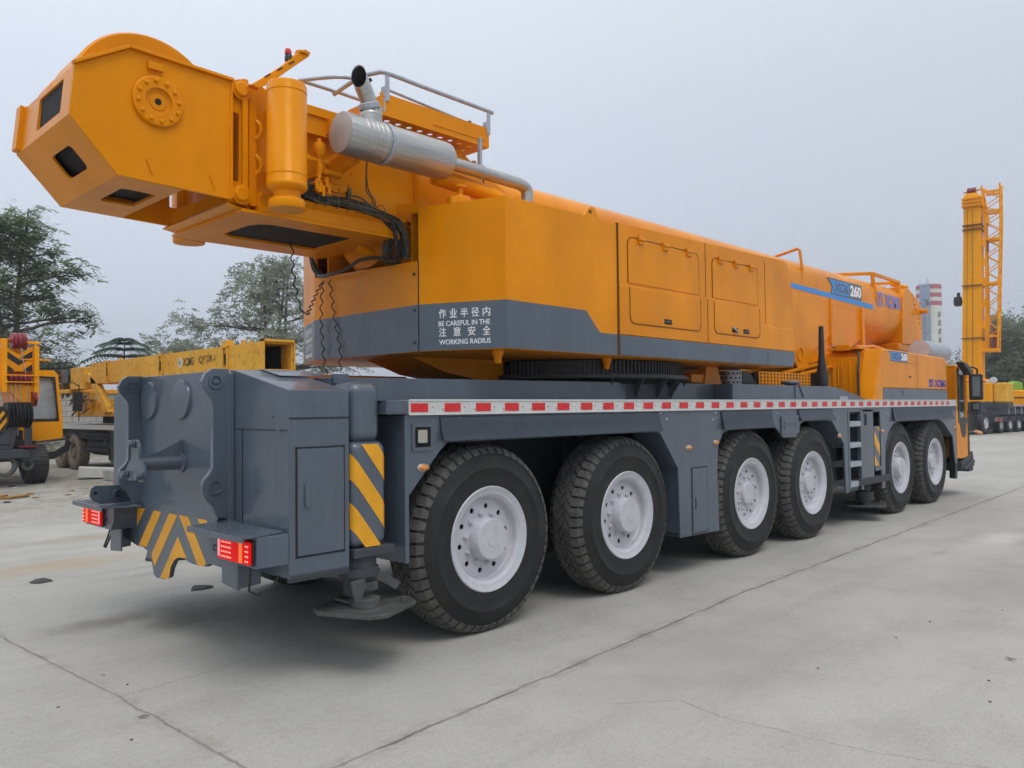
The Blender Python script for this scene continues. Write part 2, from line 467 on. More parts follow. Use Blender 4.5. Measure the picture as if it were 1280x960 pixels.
# --- side skirts with the wheel arches
skirt = [(-.62, 1.685), (-.62, .65), (-.585, .65), (-.585, 1.12), (-.30, 1.42), (-.22, 1.485), (2.46, 1.485), (2.54, 1.47), (2.86, 1.10), (2.88, .40), (3.65, .385), (3.63, 1.05), (3.66, 1.30), (3.76, 1.43), (3.9, 1.46),
         (4.86, 1.46), (5.02, 1.46), (5.22, 1.33), (5.58, 1.33), (5.70, 1.49), (5.8, 1.52), (6.55, 1.52), (6.68, 1.50), (7.06, 1.18), (7.10, .50), (7.20, .50), (7.20, 1.62), (7.86, 1.62), (8.44, 1.62),
         (8.47, .46), (8.60, .46), (8.64, 1.10), (8.78, 1.30), (9.0, 1.42), (9.2, 1.45), (11.25, 1.45), (11.5, 1.40), (12.05, 1.12), (12.18, .62), (12.26, .62), (12.26, 1.685)]
def side_skirt(side):
    m = MB(); m.prism(skirt, 'y', .004, .030)
    # turned-in lips of the arches
    def lip(p, q): m.prism([p, q, (q[0], q[1]+.012), (p[0], p[1]+.012)], 'y', .03, .34)
    for a, b in ((4, 8), (13, 16), (20, 23), (31, 37)):
        for i in range(a, b): lip(skirt[i], skirt[i+1])
    m.box(-.618, .03, .65, -.59, .42, 1.68); m.box(2.885, .03, .41, 3.64, .40, .44)
    m.box(2.885, .03, .42, 2.91, .5, 1.3); m.box(3.61, .03, .40, 3.635, .5, 1.2)
    if side: m.flipy()
    s = m.build('side_skirt', GREY, crane, bevel=.004)
    # pressed mudguard strips over the arches
    def brow(x0, x1, zl, zr):
        m = MB(); f = lambda x, z, y: (x, y, z)
        z0 = 1.672
        pts = [(0, z0), (-.012, z0-.02), (-.018, z0-.08), (-.034, zl+.05), (-.05, zl+.012), (-.046, zl)]
        m.grid(lambda a, b: (lambda k, t: (x0+(x1-x0)*a+(.0 if a < .5 else -.0), pts[k][0]*(1-t)+pts[min(k+1, 5)][0]*t, pts[k][1]*(1-t)+pts[min(k+1, 5)][1]*t))(int(b*5-1e-9), b*5-int(b*5-1e-9)), 10, 5)
        bmesh.ops.solidify(m.bm, geom=m.bm.faces[:], thickness=.006)
        if side: m.flipy()
        return m.build('mudguard_strip', GREY, s)
    brow(-.30, 2.52, 1.485, 1.485); brow(3.72, 4.90, 1.462, 1.46); brow(5.62, 6.66, 1.522, 1.52); brow(8.95, 12.0, 1.455, 1.45)
    # service hatches
    m = MB(); m.box(3.12, -.004, .43, 3.43, .004, 1.06) if False else None
    m.bm.free(); m = MB()
    m.prism(rrect(3.115, .42, 3.40, 1.08, .01), 'y', -.004, .003)
    if side: m.flipy()
    h = m.build('skirt_hatch', GREY, s, bevel=.002)
    m = MB(); m.box(3.16, -.006, .66, 3.18, -.004, .78)
    for a in ((3.10, .405, 3.415, .414), (3.10, 1.085, 3.415, 1.094), (3.10, .405, 3.109, 1.094), (3.406, .405, 3.415, 1.094)): m.box(a[0], .0015, a[1], a[2], .0035, a[3])
    if side: m.flipy()
    m.build('hatch_gap', SEAMG, h, smooth=0)
    # small raised plate between wheels three and four
    m = MB(); m.prism(rrect(5.14, 1.38, 5.62, 1.60, .02), 'y', -.016, .003)
    m.prism(rrect(5.20, 1.43, 5.56, 1.55, .015), 'y', -.024, -.012)
    for i in range(6): m.box(5.24+i*.05, -.028, 1.46, 5.265+i*.05, -.024, 1.52)
    if side: m.flipy()
    m.build('embossed_plate', GREY, s, bevel=.003)
    # bolts
    m = MB()
    for x, z in ((-.10, 1.655), (.02, 1.56), (-.16, 1.52), (2.55, 1.66), (2.66, 1.60), (3.60, 1.655), (3.55, 1.58), (5.05, 1.63), (5.68, 1.62), (6.75, 1.60), (6.85, 1.52), (8.75, 1.58), (12.1, 1.55)):
        m.lathe([(.014, 0), (.013, -.007), (.006, -.012), (0, -.012)], (x, .004, z), (0, 1, 0), 8)
    if side: m.flipy()
    split(m.build('skirt_bolt', RAILM, s))
    # amber side markers
    for x, z in ((-.46, 1.31), (3.06, 1.30), (3.60, 1.335), (6.90, 1.30), (8.52, 1.32), (12.18, 1.28)):
        m = MB(); m.lathe([(.0, -.010), (.045, -.010), (.056, -.004), (.058, .005)], (0, 0, 0), (0, 1, 0), 20)
        for v in m.bm.verts: v.co.x *= 1.0; v.co.z *= .52; v.co += Vector((x, 0, z))
        if side: m.flipy()
        b = m.build('marker_light', CHROME, crane)
        m = MB(); m.lathe([(0, -.026), (.028, -.024), (.040, -.016), (.043, -.008)], (0, 0, 0), (0, 1, 0), 20)
        for v in m.bm.verts: v.co.z *= .48; v.co += Vector((x, 0, z))
        if side: m.flipy()
        m.build('lens', AMBER, b)
side_skirt(0); side_skirt(1)
# recessed work lamp of the rear skirt
m = MB(); o_ = rrect(-.56, 1.43, -.365, 1.625, .015)
m.plate(o_, [rrect(-.535, 1.455, -.39, 1.60, .008)], (0, -.006, 0), (1, 0, 0), (0, 0, 1), -.012)
wl = m.build('work_lamp_recess', GREY, crane, bevel=.002)
m = MB(); m.box(-.535, .0, 1.455, -.39, .0025, 1.60); m.build('recess_back', HOLE, wl)
m = MB(); m.prism(rrect(-.525, 1.48, -.425, 1.585, .012), 'y', -.014, .001); b = m.build('lamp_body', BLACKP, wl, bevel=.003)
m = MB(); m.prism(rrect(-.517, 1.487, -.433, 1.578, .01), 'y', -.020, -.014); m.build('lens', LAMPW, b, bevel=.003)

# --- ladder and front outrigger
lad = MB(); lad.box(7.205, -.002, .52, 7.26, .05, 1.66); lad.box(7.66, -.002, .50, 7.74, .05, 1.66); lad.box(7.26, .36, .5, 7.66, .38, 1.66)
L = lad.build('side_ladder', GREY, crane, bevel=.003)
for z in (.60, .88, 1.15, 1.45):
    m = MB(); m.box(7.262, -.004, z-.035, 7.658, .26, z+.04)
    m.build('ladder_step', RAILM, L, bevel=.004)
m = MB(); m.box(7.745, .004, .62, 8.16, .30, 1.655); m.box(7.80, .0, 1.42, 7.90, .006, 1.60); b = m.build('front_outrigger_box', GREY, crane, bevel=.006)
m = MB(); m.box(7.81, -.003, 1.43, 7.89, -.001, 1.59); m.build('grip_opening', HOLE, b)
m = MB(); m.box(8.20, .012, .80, 8.42, .22, 1.40); m.box(8.18, -.01, .74, 8.44, .24, .80); b = m.build('front_jack_sleeve', GREY, crane, bevel=.004)
def hazard(poly, o, u, v, parent, period=.30, slope=1.0, off=.003, duty=.5, phase=0, name='hazard_stripe', mat=None):
    """diagonal tape stripes clipped to a polygon in the (u,v) frame"""
    m = MB(); o, u, v = Vector(o), Vector(u).normalized(), Vector(v).normalized(); n = u.cross(v)
    L = math.hypot(1, slope); ds = [(p[1]+slope*p[0]) for p in poly]
    k = math.floor((min(ds)-phase)/period)-1
    while k*period+phase < max(ds):
        a = k*period+phase; b = a+period*duty
        q = clip(clip(poly, slope, 1, -a), -slope, -1, b)
        if len(q) > 2: 
            A = [m.bm.verts.new(o+u*p[0]+v*p[1]+n*off) for p in q]; m._f(A)
        k += 1
    return m.build(name, mat or YTAPE, parent, smooth=0)
hazard([(8.205, .81), (8.415, .81), (8.415, 1.39), (8.205, 1.39)], (0, .012, 0), (1, 0, 0), (0, 0, 1), b, .36, 1.0)
m = MB(); m.cyl((8.28, .2, .30), (8.28, .2, .8), .085, 18); m.cyl((8.0, .25, .62), (8.0, .25, .95), .16, 18); m.cyl((8.28, .2, .28), (8.28, .2, .42), .13, 18)
m.box(7.55, -.02, .56, 8.75, .16, .66)
for v in m.bm.verts: pass
m.mirror(); m.build('front_jack_leg', GREY_D, crane, bevel=.004)
def pad(cx, cy, z, ang, s, name):
    m = MB(); c, s_ = math.cos(ang), math.sin(ang)
    P = lambda a, b, dz: (cx+a*c-b*s_, cy+a*s_+b*c, z+dz)
    h = s/2; r = .09
    out = [(-h+r, -h), (h-r, -h), (h, -h+r), (h, h-r), (h-r, h), (-h+r, h), (-h, h-r), (-h, -h+r)]
    inn = [(x*.86, y*.86) for x, y in out]
    rings = [[m.bm.verts.new(P(x, y, -.012)) for x, y in out], [m.bm.verts.new(P(x*1.01, y*1.01, .014)) for x, y in out], [m.bm.verts.new(P(x*.99, y*.99, .016)) for x, y in out],
             [m.bm.verts.new(P(x, y, .0)) for x, y in inn]]
    m._f(rings[0]); m._f(rings[-1])
    for A, B in zip(rings, rings[1:]):
        for i in range(8): m._f([A[i], A[(i+1) % 8], B[(i+1) % 8], B[i]])
    m.cyl(P(0, 0, 0), P(0, 0, .06), .10, 16)
    m.cyl(P(h*.62, -h*.7, .0), P(h*.62, -h*.7, .04), .022, 8)
    return m.build(name, STEEL, crane, bevel=.003, smooth=30)
pad(8.28, .2, .22, R(20), .60, 'outrigger_foot_pad'); pad(8.28, 2.8, .22, R(-20), .60, 'outrigger_foot_pad')

# --- rear outrigger jacks
def rear_jack(side):
    m = MB(); m.box(-1.03, .045, 1.50, -.785, .36, 1.915)
    b0 = m
    if side: m.flipy()
    up = m.build('rear_jack_housing', GREY, crane, bevel=.075, seg=7)
    m = MB(); m.box(-1.045, .030, .80, -.750, .37, 1.515)
    if side: m.flipy()
    sl = m.build('rear_jack_sleeve', GREY, crane, bevel=.065, seg=7)
    m = MB()
    for q in ([(-1.059,1.422), (-1.047,1.411), (-0.761,0.941), (-0.748,0.934), (-0.746,1.131), (-1.059,1.538)], [(-1.06,1.179), (-1.048,1.168), (-0.816,0.811), (-0.973,0.816), (-1.062,0.927)], [(-0.911,1.479), (-0.758,1.484), (-0.745,1.285), (-0.752,1.285)]):
        pass
    m.bm.free()
    # stripes wrap round the rounded corners of the sleeve
    m = MB(); xl, xr, rr = -1.045, -.750, .065
    def wy(x):
        d = max(0, rr-(x-xl), rr-(xr-x)); return .030-.0022+rr-math.sqrt(max(0, rr*rr-min(d, rr)**2))
    n_ = 36; x0_, x1_ = xl+.006, xr-.006
    for k in range(-4, 6):
        a = k*.327-.118
        for q_ in range(n_):
            xa, xb = x0_+(x1_-x0_)*q_/n_, x0_+(x1_-x0_)*(q_+1)/n_
            p = clip(clip([(xa, .805), (xb, .805), (xb, 1.495), (xa, 1.495)], 1.33, 1, -a), -1.33, -1, a+.327*.53)
            if len(p) > 2: m._f([m.bm.verts.new((v_[0], wy(v_[0]), v_[1])) for v_ in p])
    bmesh.ops.remove_doubles(m.bm, verts=m.bm.verts[:], dist=.0002)
    if side: m.flipy()
    m.build('hazard_stripe', YTAPE, sl, smooth=60)
    m = MB(); m.box(-1.03, .02, .735, -.695, .40, .80)
    if side: m.flipy()
    m.build('jack_collar', GREY_D, sl, bevel=.01)
    m = MB(); cx, cy = -.90, .17
    m.lathe([(0, .74), (.125, .74), (.125, .66), (.14, .655), (.14, .60), (.10, .595), (.10, .47), (.07, .44), (0, .44)], (cx, cy, 0), (0, 0, 1), 24)
    if side: m.flipy()
    m.build('jack_piston', GREY_D, sl)
    m = MB()
    m.prism([(-1.03, .47), (-.985, .455), (-.93, .55), (-.955, .60), (-1.06, .59)], 'y', .02, .04)
    m.bar((-.80, .10, .60), (-.655, .04, .50), .010, .06); m.bar((-.84, .10, .625), (-.78, .10, .60), .012, .07)
    m.box(-1.02, .06, .425, -.80, .28, .445); m.box(-.99, .05, .50, -.82, .08, .56)
    if side: m.flipy()
    m.build('pad_latch', STEEL, sl, bevel=.004)
rear_jack(0); rear_jack(1)
pad(-.93, .045, .41, R(24), .56, 'outrigger_foot_pad'); pad(-.93, 2.955, .41, R(-24), .56, 'outrigger_foot_pad')

# --- rear outrigger box with side lockers
m = MB()
sec = [(.03, .68), (.03, 1.855), (.75, 2.01), (2.25, 2.01), (2.97, 1.855), (2.97, .68), (2.3, .68), (.8, .68)]
m.prism(sec, 'x', -1.51, -1.065)
rb = m.build('rear_box', GREY, crane, bevel=.006)
m = MB(); m.box(-1.065, .35, 1.2, -.60, 2.65, 1.90); m.box(-1.06, .40, .95, -.65, 2.6, 1.25); m.build('rear_cross_beam', GREY, crane, bevel=.008)
m = MB()   # thin top cover behind the box
m.prism([(.50, 1.967), (.75, 2.018), (2.25, 2.018), (2.25, 2.013), (.75, 2.013), (.50, 1.962)], 'x', -1.30, -.95)
m.box(-1.20, .95, 2.019, -.95, 1.0, 2.03); m.build('top_plate', GREY, rb, bevel=.002)
for side in (0, 1):
    m = MB(); m.prism(rrect(-1.452, .815, -1.112, 1.482, .012), 'y', .020, .029)
    if side: m.flipy()
    d = m.build('locker_door', GREY, rb, bevel=.003)
    m = MB()
    for a in ((-1.464, .802, -1.10, .812), (-1.464, 1.486, -1.10, 1.496), (-1.464, .802, -1.455, 1.496), (-1.109, .802, -1.10, 1.496)): m.box(a[0], .0265, a[1], a[2], .0295, a[3])
    m.box(-1.51, .027, 1.672, -1.066, .0297, 1.682)
    if side: m.flipy()
    m.build('door_gap', SEAMG, d, smooth=0)
    m = MB(); m.prism(rrect(-1.405, 1.115, -1.37, 1.26, .014), 'y', .004, .021)
    if side: m.flipy()
    m.build('door_handle', GREY, d, bevel=.004)
    m = MB(); m.box(-1.508, .032, .655, -1.07, .06, .682); m.box(-1.50, .027, .676, -1.07, .03, .70)
    if side: m.flipy()
    m.build('bottom_lip', GREY_D, rb, bevel=.002)

# --- rear plate, chevrons
rearp = [(2.319,0.638), (2.188,0.64), (2.092,0.613), (2.028,0.558), (1.981,0.452), (1.934,0.433), (1.784,0.442), (1.711,0.464), (1.682,0.529), (1.625,0.596), (1.555,0.635), (1.444,0.643), (1.363,0.629), (1.296,0.62), (1.077,0.629), (1.028,0.655)]
left = [(2.62, .68), (2.62, .98), (2.30, 1.0), (2.26, 1.96), (2.20, 2.0), (.80, 2.005), (.74, 1.98), (.73, .98), (.45, .97), (.45, .68), (.78, .655)]
m = MB(); m.prism([(p[0], p[1]) for p in rearp]+[(.79, .655), (.45, .66), (.42, .97), (.73, .98), (.74, 1.98), (.80, 2.008), (2.20, 2.008), (2.26, 1.98), (2.27, 1.0), (2.60, .98), (2.60, .68)], 'x', -1.555, -1.513)
rp = m.build('rear_plate', GREY, crane, bevel=.004)
m = MB()
for poly in ([(2.315,0.948), (2.152,0.954), (2.314,0.802)], [(1.978,0.953), (1.84,0.952), (2.117,0.653), (2.279,0.647)], [(1.693,0.952), (1.543,0.953), (1.959,0.518), (2.006,0.587), (2.014,0.611)],
             [(1.537,0.793), (1.389,0.652), (1.534,0.64), (1.604,0.609), (1.661,0.551), (1.689,0.475), (1.718,0.453), (1.852,0.446)], [(1.515,0.955), (1.364,0.956), (1.071,0.656), (1.108,0.626), (1.198,0.623)], [(1.205,0.956), (1.065,0.96), (1.009,0.887), (1.009,0.842), (1.096,0.856)]):
    A = [m.bm.verts.new((-1.5575, p[0], p[1])) for p in poly]; B = [m.bm.verts.new((-1.555, p[0], p[1])) for p in poly]
    m._f(A)
    for i in range(len(A)): m._f([A[i], A[(i+1) % len(A)], B[(i+1) % len(A)], B[i]])
m.build('chevron_tape', YTAPE, rp, smooth=0)
m = MB()
for y in (2.06, 1.47): m.lathe([(.150, .012), (.150, -.004), (.143, -.016), (.06, -.020), (0, -.021)], (-1.56, y, 1.815), (1, 0, 0), 40)
split(m.build('round_cover', GREY, rp))
m = MB()
for y in (.74, .1):
    m.box(-1.535 if y < .5 else -1.56, y-.0, 1.60, -1.51, y+.045, 1.606)
m.lathe([(.010, 0), (.009, -.008), (0, -.01)], (-1.511, .22, 1.69), (1, 0, 0), 8); split(m.build('rear_bolt', GREY, rp))
m = MB(); m.box(-1.5135, .035, 1.600, -1.5105, .73, 1.606); m.box(-1.5135, .62, .98, -1.5105, .628, 1.6); m.build('rear_seam', SEAMG, rp, smooth=0)
m = MB(); m.lathe([(0, -.004), (.020, -.004), (.020, .002)], (-1.511, .09, .90), (1, 0, 0), 14)
for v in m.bm.verts: v.co.z = .90+(v.co.z-.90)*1.7
m.build('drain_hole', HOLE, rp)
# lobed lugs
lug = [(-1.576,2.015), (-1.666,2.013), (-1.713,1.982), (-1.74,1.925), (-1.727,1.872), (-1.691,1.832), (-1.671,1.805), (-1.663,1.759), (-1.663,1.346), (-1.69,1.305), (-1.723,1.273), (-1.737,1.223), (-1.728,1.167), (-1.698,1.122), (-1.662,1.084), (-1.643,1.034), (-1.612,1.009), (-1.569,0.999)]
hole1 = [(-1.646,1.927)][0]; hole2 = [(-1.646,1.218)][0]
lug = [(p[0], p[1]) for p in lug]
lug[0] = (-1.55, lug[0][1]); lug[-1] = (-1.55, lug[-1][1])
for y in (.74, 2.22):
    m = MB(); m.prism(lug, 'y', y, y+.04)
    l_ = m.build('pendulum_lug', GREY, crane, bevel=.004)
    m = MB()
    for h in (hole1, hole2):
        m.lathe([(.047, -.012), (.047, .052), (.036, .052), (.036, -.012), (.047, -.012)], (h[0], y, h[1]), (0, 1, 0), 24)
        m.lathe([(0, .004), (.036, .004), (.036, .036), (0, .036)], (h[0], y, h[1]), (0, 1, 0), 24)
    m.box(h[0]-.02, y-.016, hole1[1]-.012, h[0]+.02, y+.0, hole1[1]+.012)
    m.build('pin_bushing', GREY, l_, bevel=.002)
m = MB(); m.box(-1.60, .80, .98, -1.555, .84, 2.0); m.build('edge_strip', GREY, rp, bevel=.003)
# hitch spindle
m = MB(); m.cyl((-1.56, 1.47, 1.35), (-1.87, 1.47, 1.35), .052, 20); m.lathe([(.075, 0), (.075, -.012), (.052, -.02)], (-1.557, 1.47, 1.35), (1, 0, 0), 20)
m.prism([(-1.56, 1.40), (-1.56, 1.52), (-1.72, 1.44), (-1.86, 1.41), (-1.86, 1.39)], 'y', 1.46, 1.48)
sp = m.build('hitch_spindle', GREY, crane)
m = MB(); star = []
for i in range(36):
    a = 2*math.pi*i/36; star.append((1.47+(.130+.050*math.cos(3*(a-R(90))))*math.cos(a), 1.35+(.130+.050*math.cos(3*(a-R(90))))*math.sin(a)))
m.prism(star, 'x', -1.895, -1.87)
for i in range(3):
    a = R(90+120*i); y, z = 1.47+.150*math.cos(a), 1.35+.150*math.sin(a)
    m.cyl((-1.87, y, z), (-1.94, y, z), .014, 10); m.cyl((-1.915, y, z), (-1.945, y, z), .027, 12); m.cyl((-1.90, y+.0, z), (-1.912, y, z), .03, 12)
m.build('three_arm_plate', GREY, sp, bevel=.004)

# --- tail lamps, their boxes and step plates
def tail(side):
    m = MB(); bx = [(.02, .775), (.02, .965), (.66, .965), (.66, .86), (.60, .775)]
    m.prism(bx, 'x', -1.73, -1.515)
    if side: m.flipy()
    b = m.build('tail_lamp_box', GREY, crane, bevel=.006)
    m = MB(); st = [(-1.85, .74), (-1.85, .10), (-1.80, .02), (-1.53, .02), (-1.53, .80), (-1.60, .80)]
    st = [(-1.845, .73), (-1.83, .0), (-1.535, .06), (-1.575, .83)]
    m.prism(st, 'z', .968, .980)
    m.prism([(st[0][0], st[0][1]), (st[1][0], st[1][1]), (st[1][0]+.008, st[1][1]), (st[0][0]+.008, st[0][1])], 'z', .945, .97)
    for i in range(6):
        for j in range(12):
            x = -1.80+i*.045; y = .06+j*.058+(.03 if i % 2 else 0)
            if y < .76: m.obox(Vector((x, y, .982)), (.026, .007, .004), Matrix.Rotation(R(45 if (i+j) % 2 else -45), 3, 'Z'))
    if side: m.flipy()
    m.build('step_plate', GREY, b, bevel=.0015)
    y0, y1 = .04, .47
    m = MB(); m.prism(rrect(y0, .79, y1, .945, .015), 'x', -1.745, -1.731)
    if side: m.flipy()
    lb = m.build('tail_light', BLACKP, b, bevel=.003)
    m = MB(); m.prism(rrect(y0+.012, .798, y1-.01, .937, .012), 'x', -1.765, -1.745)
    if side: m.flipy()
    m.build('tail_lens', REDGLOW, lb, bevel=.006)
    m = MB()
    for i in range(4):
        for j in range(6):
            m.lathe([(0, -.004), (.005, -.003), (.006, 0)], (-1.766, .40-j*.023, .820+i*.030), (1, 0, 0), 8)
        for j in range(2): m.lathe([(0, -.004), (.005, -.003), (.006, 0)], (-1.766, .09-j*.023, .820+i*.030), (1, 0, 0), 8)
    if side: m.flipy()
    m.build('led_dots', REDLED, lb)
    m = MB(); m.box(-1.7675, .135, .805, -1.765, .175, .93)
    if side: m.flipy()
    m.build('amber_band', ORGLED, lb)
    m = MB(); m.box(-1.7675, .425, .815, -1.765, .453, .925)
    if side: m.flipy()
    m.build('reflector_band', plain('pale_red_reflector', (.85, .25, .28, 1), .3, 0, .1, 9, 0, emit=.5, ecol=(1, .35, .4, 1)), lb)
    m = MB(); m.prism([(.40, .775), (.62, .775), (.62, .60), (.40, .58)], 'x', -1.66, -1.645); m.prism([(-1.66, .775), (-1.50, .775), (-1.50, .60), (-1.66, .59)], 'y', .395, .41)
    if side: m.flipy()
    m.build('bracket_plate', GREY, b, bevel=.003)
    m = MB(); m.tube([(-1.62, .30, .78), (-1.64, .28, .68), (-1.66, .25, .60), (-1.63, .20, .58), (-1.58, .12, .62), (-1.54, .1, .70)], .008, 6)
    m.tube([(-1.735, .50, .86), (-1.75, .54, .87), (-1.752, .545, .84), (-1.74, .50, .83)], .005, 6)
    if side: m.flipy()
    m.build('lamp_wire', CABLE, b)
tail(0); tail(1)
# left ear plate
m = MB(); ear = [(-1.86, 1.02), (-1.88, 1.06), (-1.87, 1.12), (-1.84, 1.14), (-1.62, 1.13), (-1.56, 1.10), (-1.56, .99), (-1.80, .99)]
m.prism(ear, 'y', 2.42, 2.44); m.lathe([(.03, -.05), (.03, .05)], (-1.68, 2.42, 1.07), (0, 1, 0), 14); te = m.build('towing_ear', GREY, crane, bevel=.003)
m = MB(); m.lathe([(0, -.002), (.014, -.002), (.014, .01)], (-1.84, 2.42, 1.08), (0, 1, 0), 12); m.build('ear_hole', HOLE, te)
# --- upper deck structure between rail and slewing platform
m = MB()
m.prism([(-1.0, 1.79), (-1.0, 1.955), (.2, 1.965), (4.1, 1.985), (4.5, 1.975), (4.5, 1.79)], 'y', .36, 2.64)
m.box(-.98, .33, 1.91, -.86, .36, 1.98)
m.lathe([(0, 1.955), (.03, 1.955), (.03, 1.975), (0, 1.975)], (-.93, .4, 0), (0, 0, 1), 10)
m.build('turntable_base', GREY, crane, bevel=.004)
m = MB()
m.prism([(4.2, 1.79), (4.2, 1.98), (6.95, 1.98), (7.2, 1.96), (7.9, 1.86), (8.25, 1.80), (8.25, 1.79)], 'y', .12, .55); m.mirror()
split(m.build('deck_cover', GREY, crane, bevel=.03, seg=4))
m = MB(); m.lathe([(0, .04), (.10, .035), (.125, .02), (.125, .0), (.06, -.02), (.05, -.06), (0, -.06)], (5.9, .22, 2.01), (0, 0, 1), 22)
m.box(5.80, .108, 1.82, 5.86, .13, 1.98)
for i in range(5): m.bar((6.05-.06*i*.4, .112, 1.83+.035*i), (6.05-.06*(i+1)*.5, .112, 1.83+.035*(i+1)), .012)
m.build('filler_neck', GREY, crane)
m = MB(); m.prism([(.45, 2.203), (.85, 2.07), (1.4, 1.99), (2.4, 1.985), (2.4, 2.203)], 'y', 1.25, 1.95); m.build('platform_keel', YEL, crane)
m = MB(); m.box(-.95, 1.75, 1.975, 1.9, 2.62, 1.992); m.box(-.2, 1.9, 1.992, .9, 2.5, 2.05); m.build('walkway_plate', YEL, crane)
m = MB(); m.box(7.2, .107, 1.80, 7.5, .12, 1.845); m.build('small_bracket', RAILM, crane)
# ribbed slewing ring
cx, cy = 2.9, 1.5
m = MB(); m.lathe([(1.18, 2.21), (1.30, 2.19), (1.30, 2.06), (1.37, 2.055), (1.37, 2.015), (1.30, 2.01), (1.24, 1.96), (1.1, 1.96)], (cx, cy, 0), (0, 0, 1), 96)
for i in range(180):
    a = 2*math.pi*i/180; c = Vector((cx+1.305*math.cos(a), cy+1.305*math.sin(a), 2.125)); m.obox(c, (.022, .018, .125), Matrix.Rotation(a, 3, 'Z'))
sr = m.build('slewing_ring', BLACKP, crane, smooth=25)
m = MB()
for i in range(24):
    a = 2*math.pi*i/24; c = Vector((cx+1.22*math.cos(a), cy+1.22*math.sin(a), 0)); d = Vector((math.cos(a), math.sin(a), 0)); t = Vector((-math.sin(a), math.cos(a), 0))*.008
    for s_ in (-1, 1): pass
    P = [c+d*.0+Vector((0, 0, 2.012)), c+d*.14+Vector((0, 0, 2.012)), c+d*.02+Vector((0, 0, 1.83)), c+Vector((0, 0, 1.83))]
    A = [m.bm.verts.new(p-t) for p in P]; B = [m.bm.verts.new(p+t) for p in P]; m._f(A); m._f(B)
    for k in range(4): m._f([A[k], A[(k+1) % 4], B[(k+1) % 4], B[k]])
m.lathe([(1.22, 1.79), (1.22, 2.01)], (cx, cy, 0), (0, 0, 1), 64)
m.build('ring_gusset', GREY_D, sr)

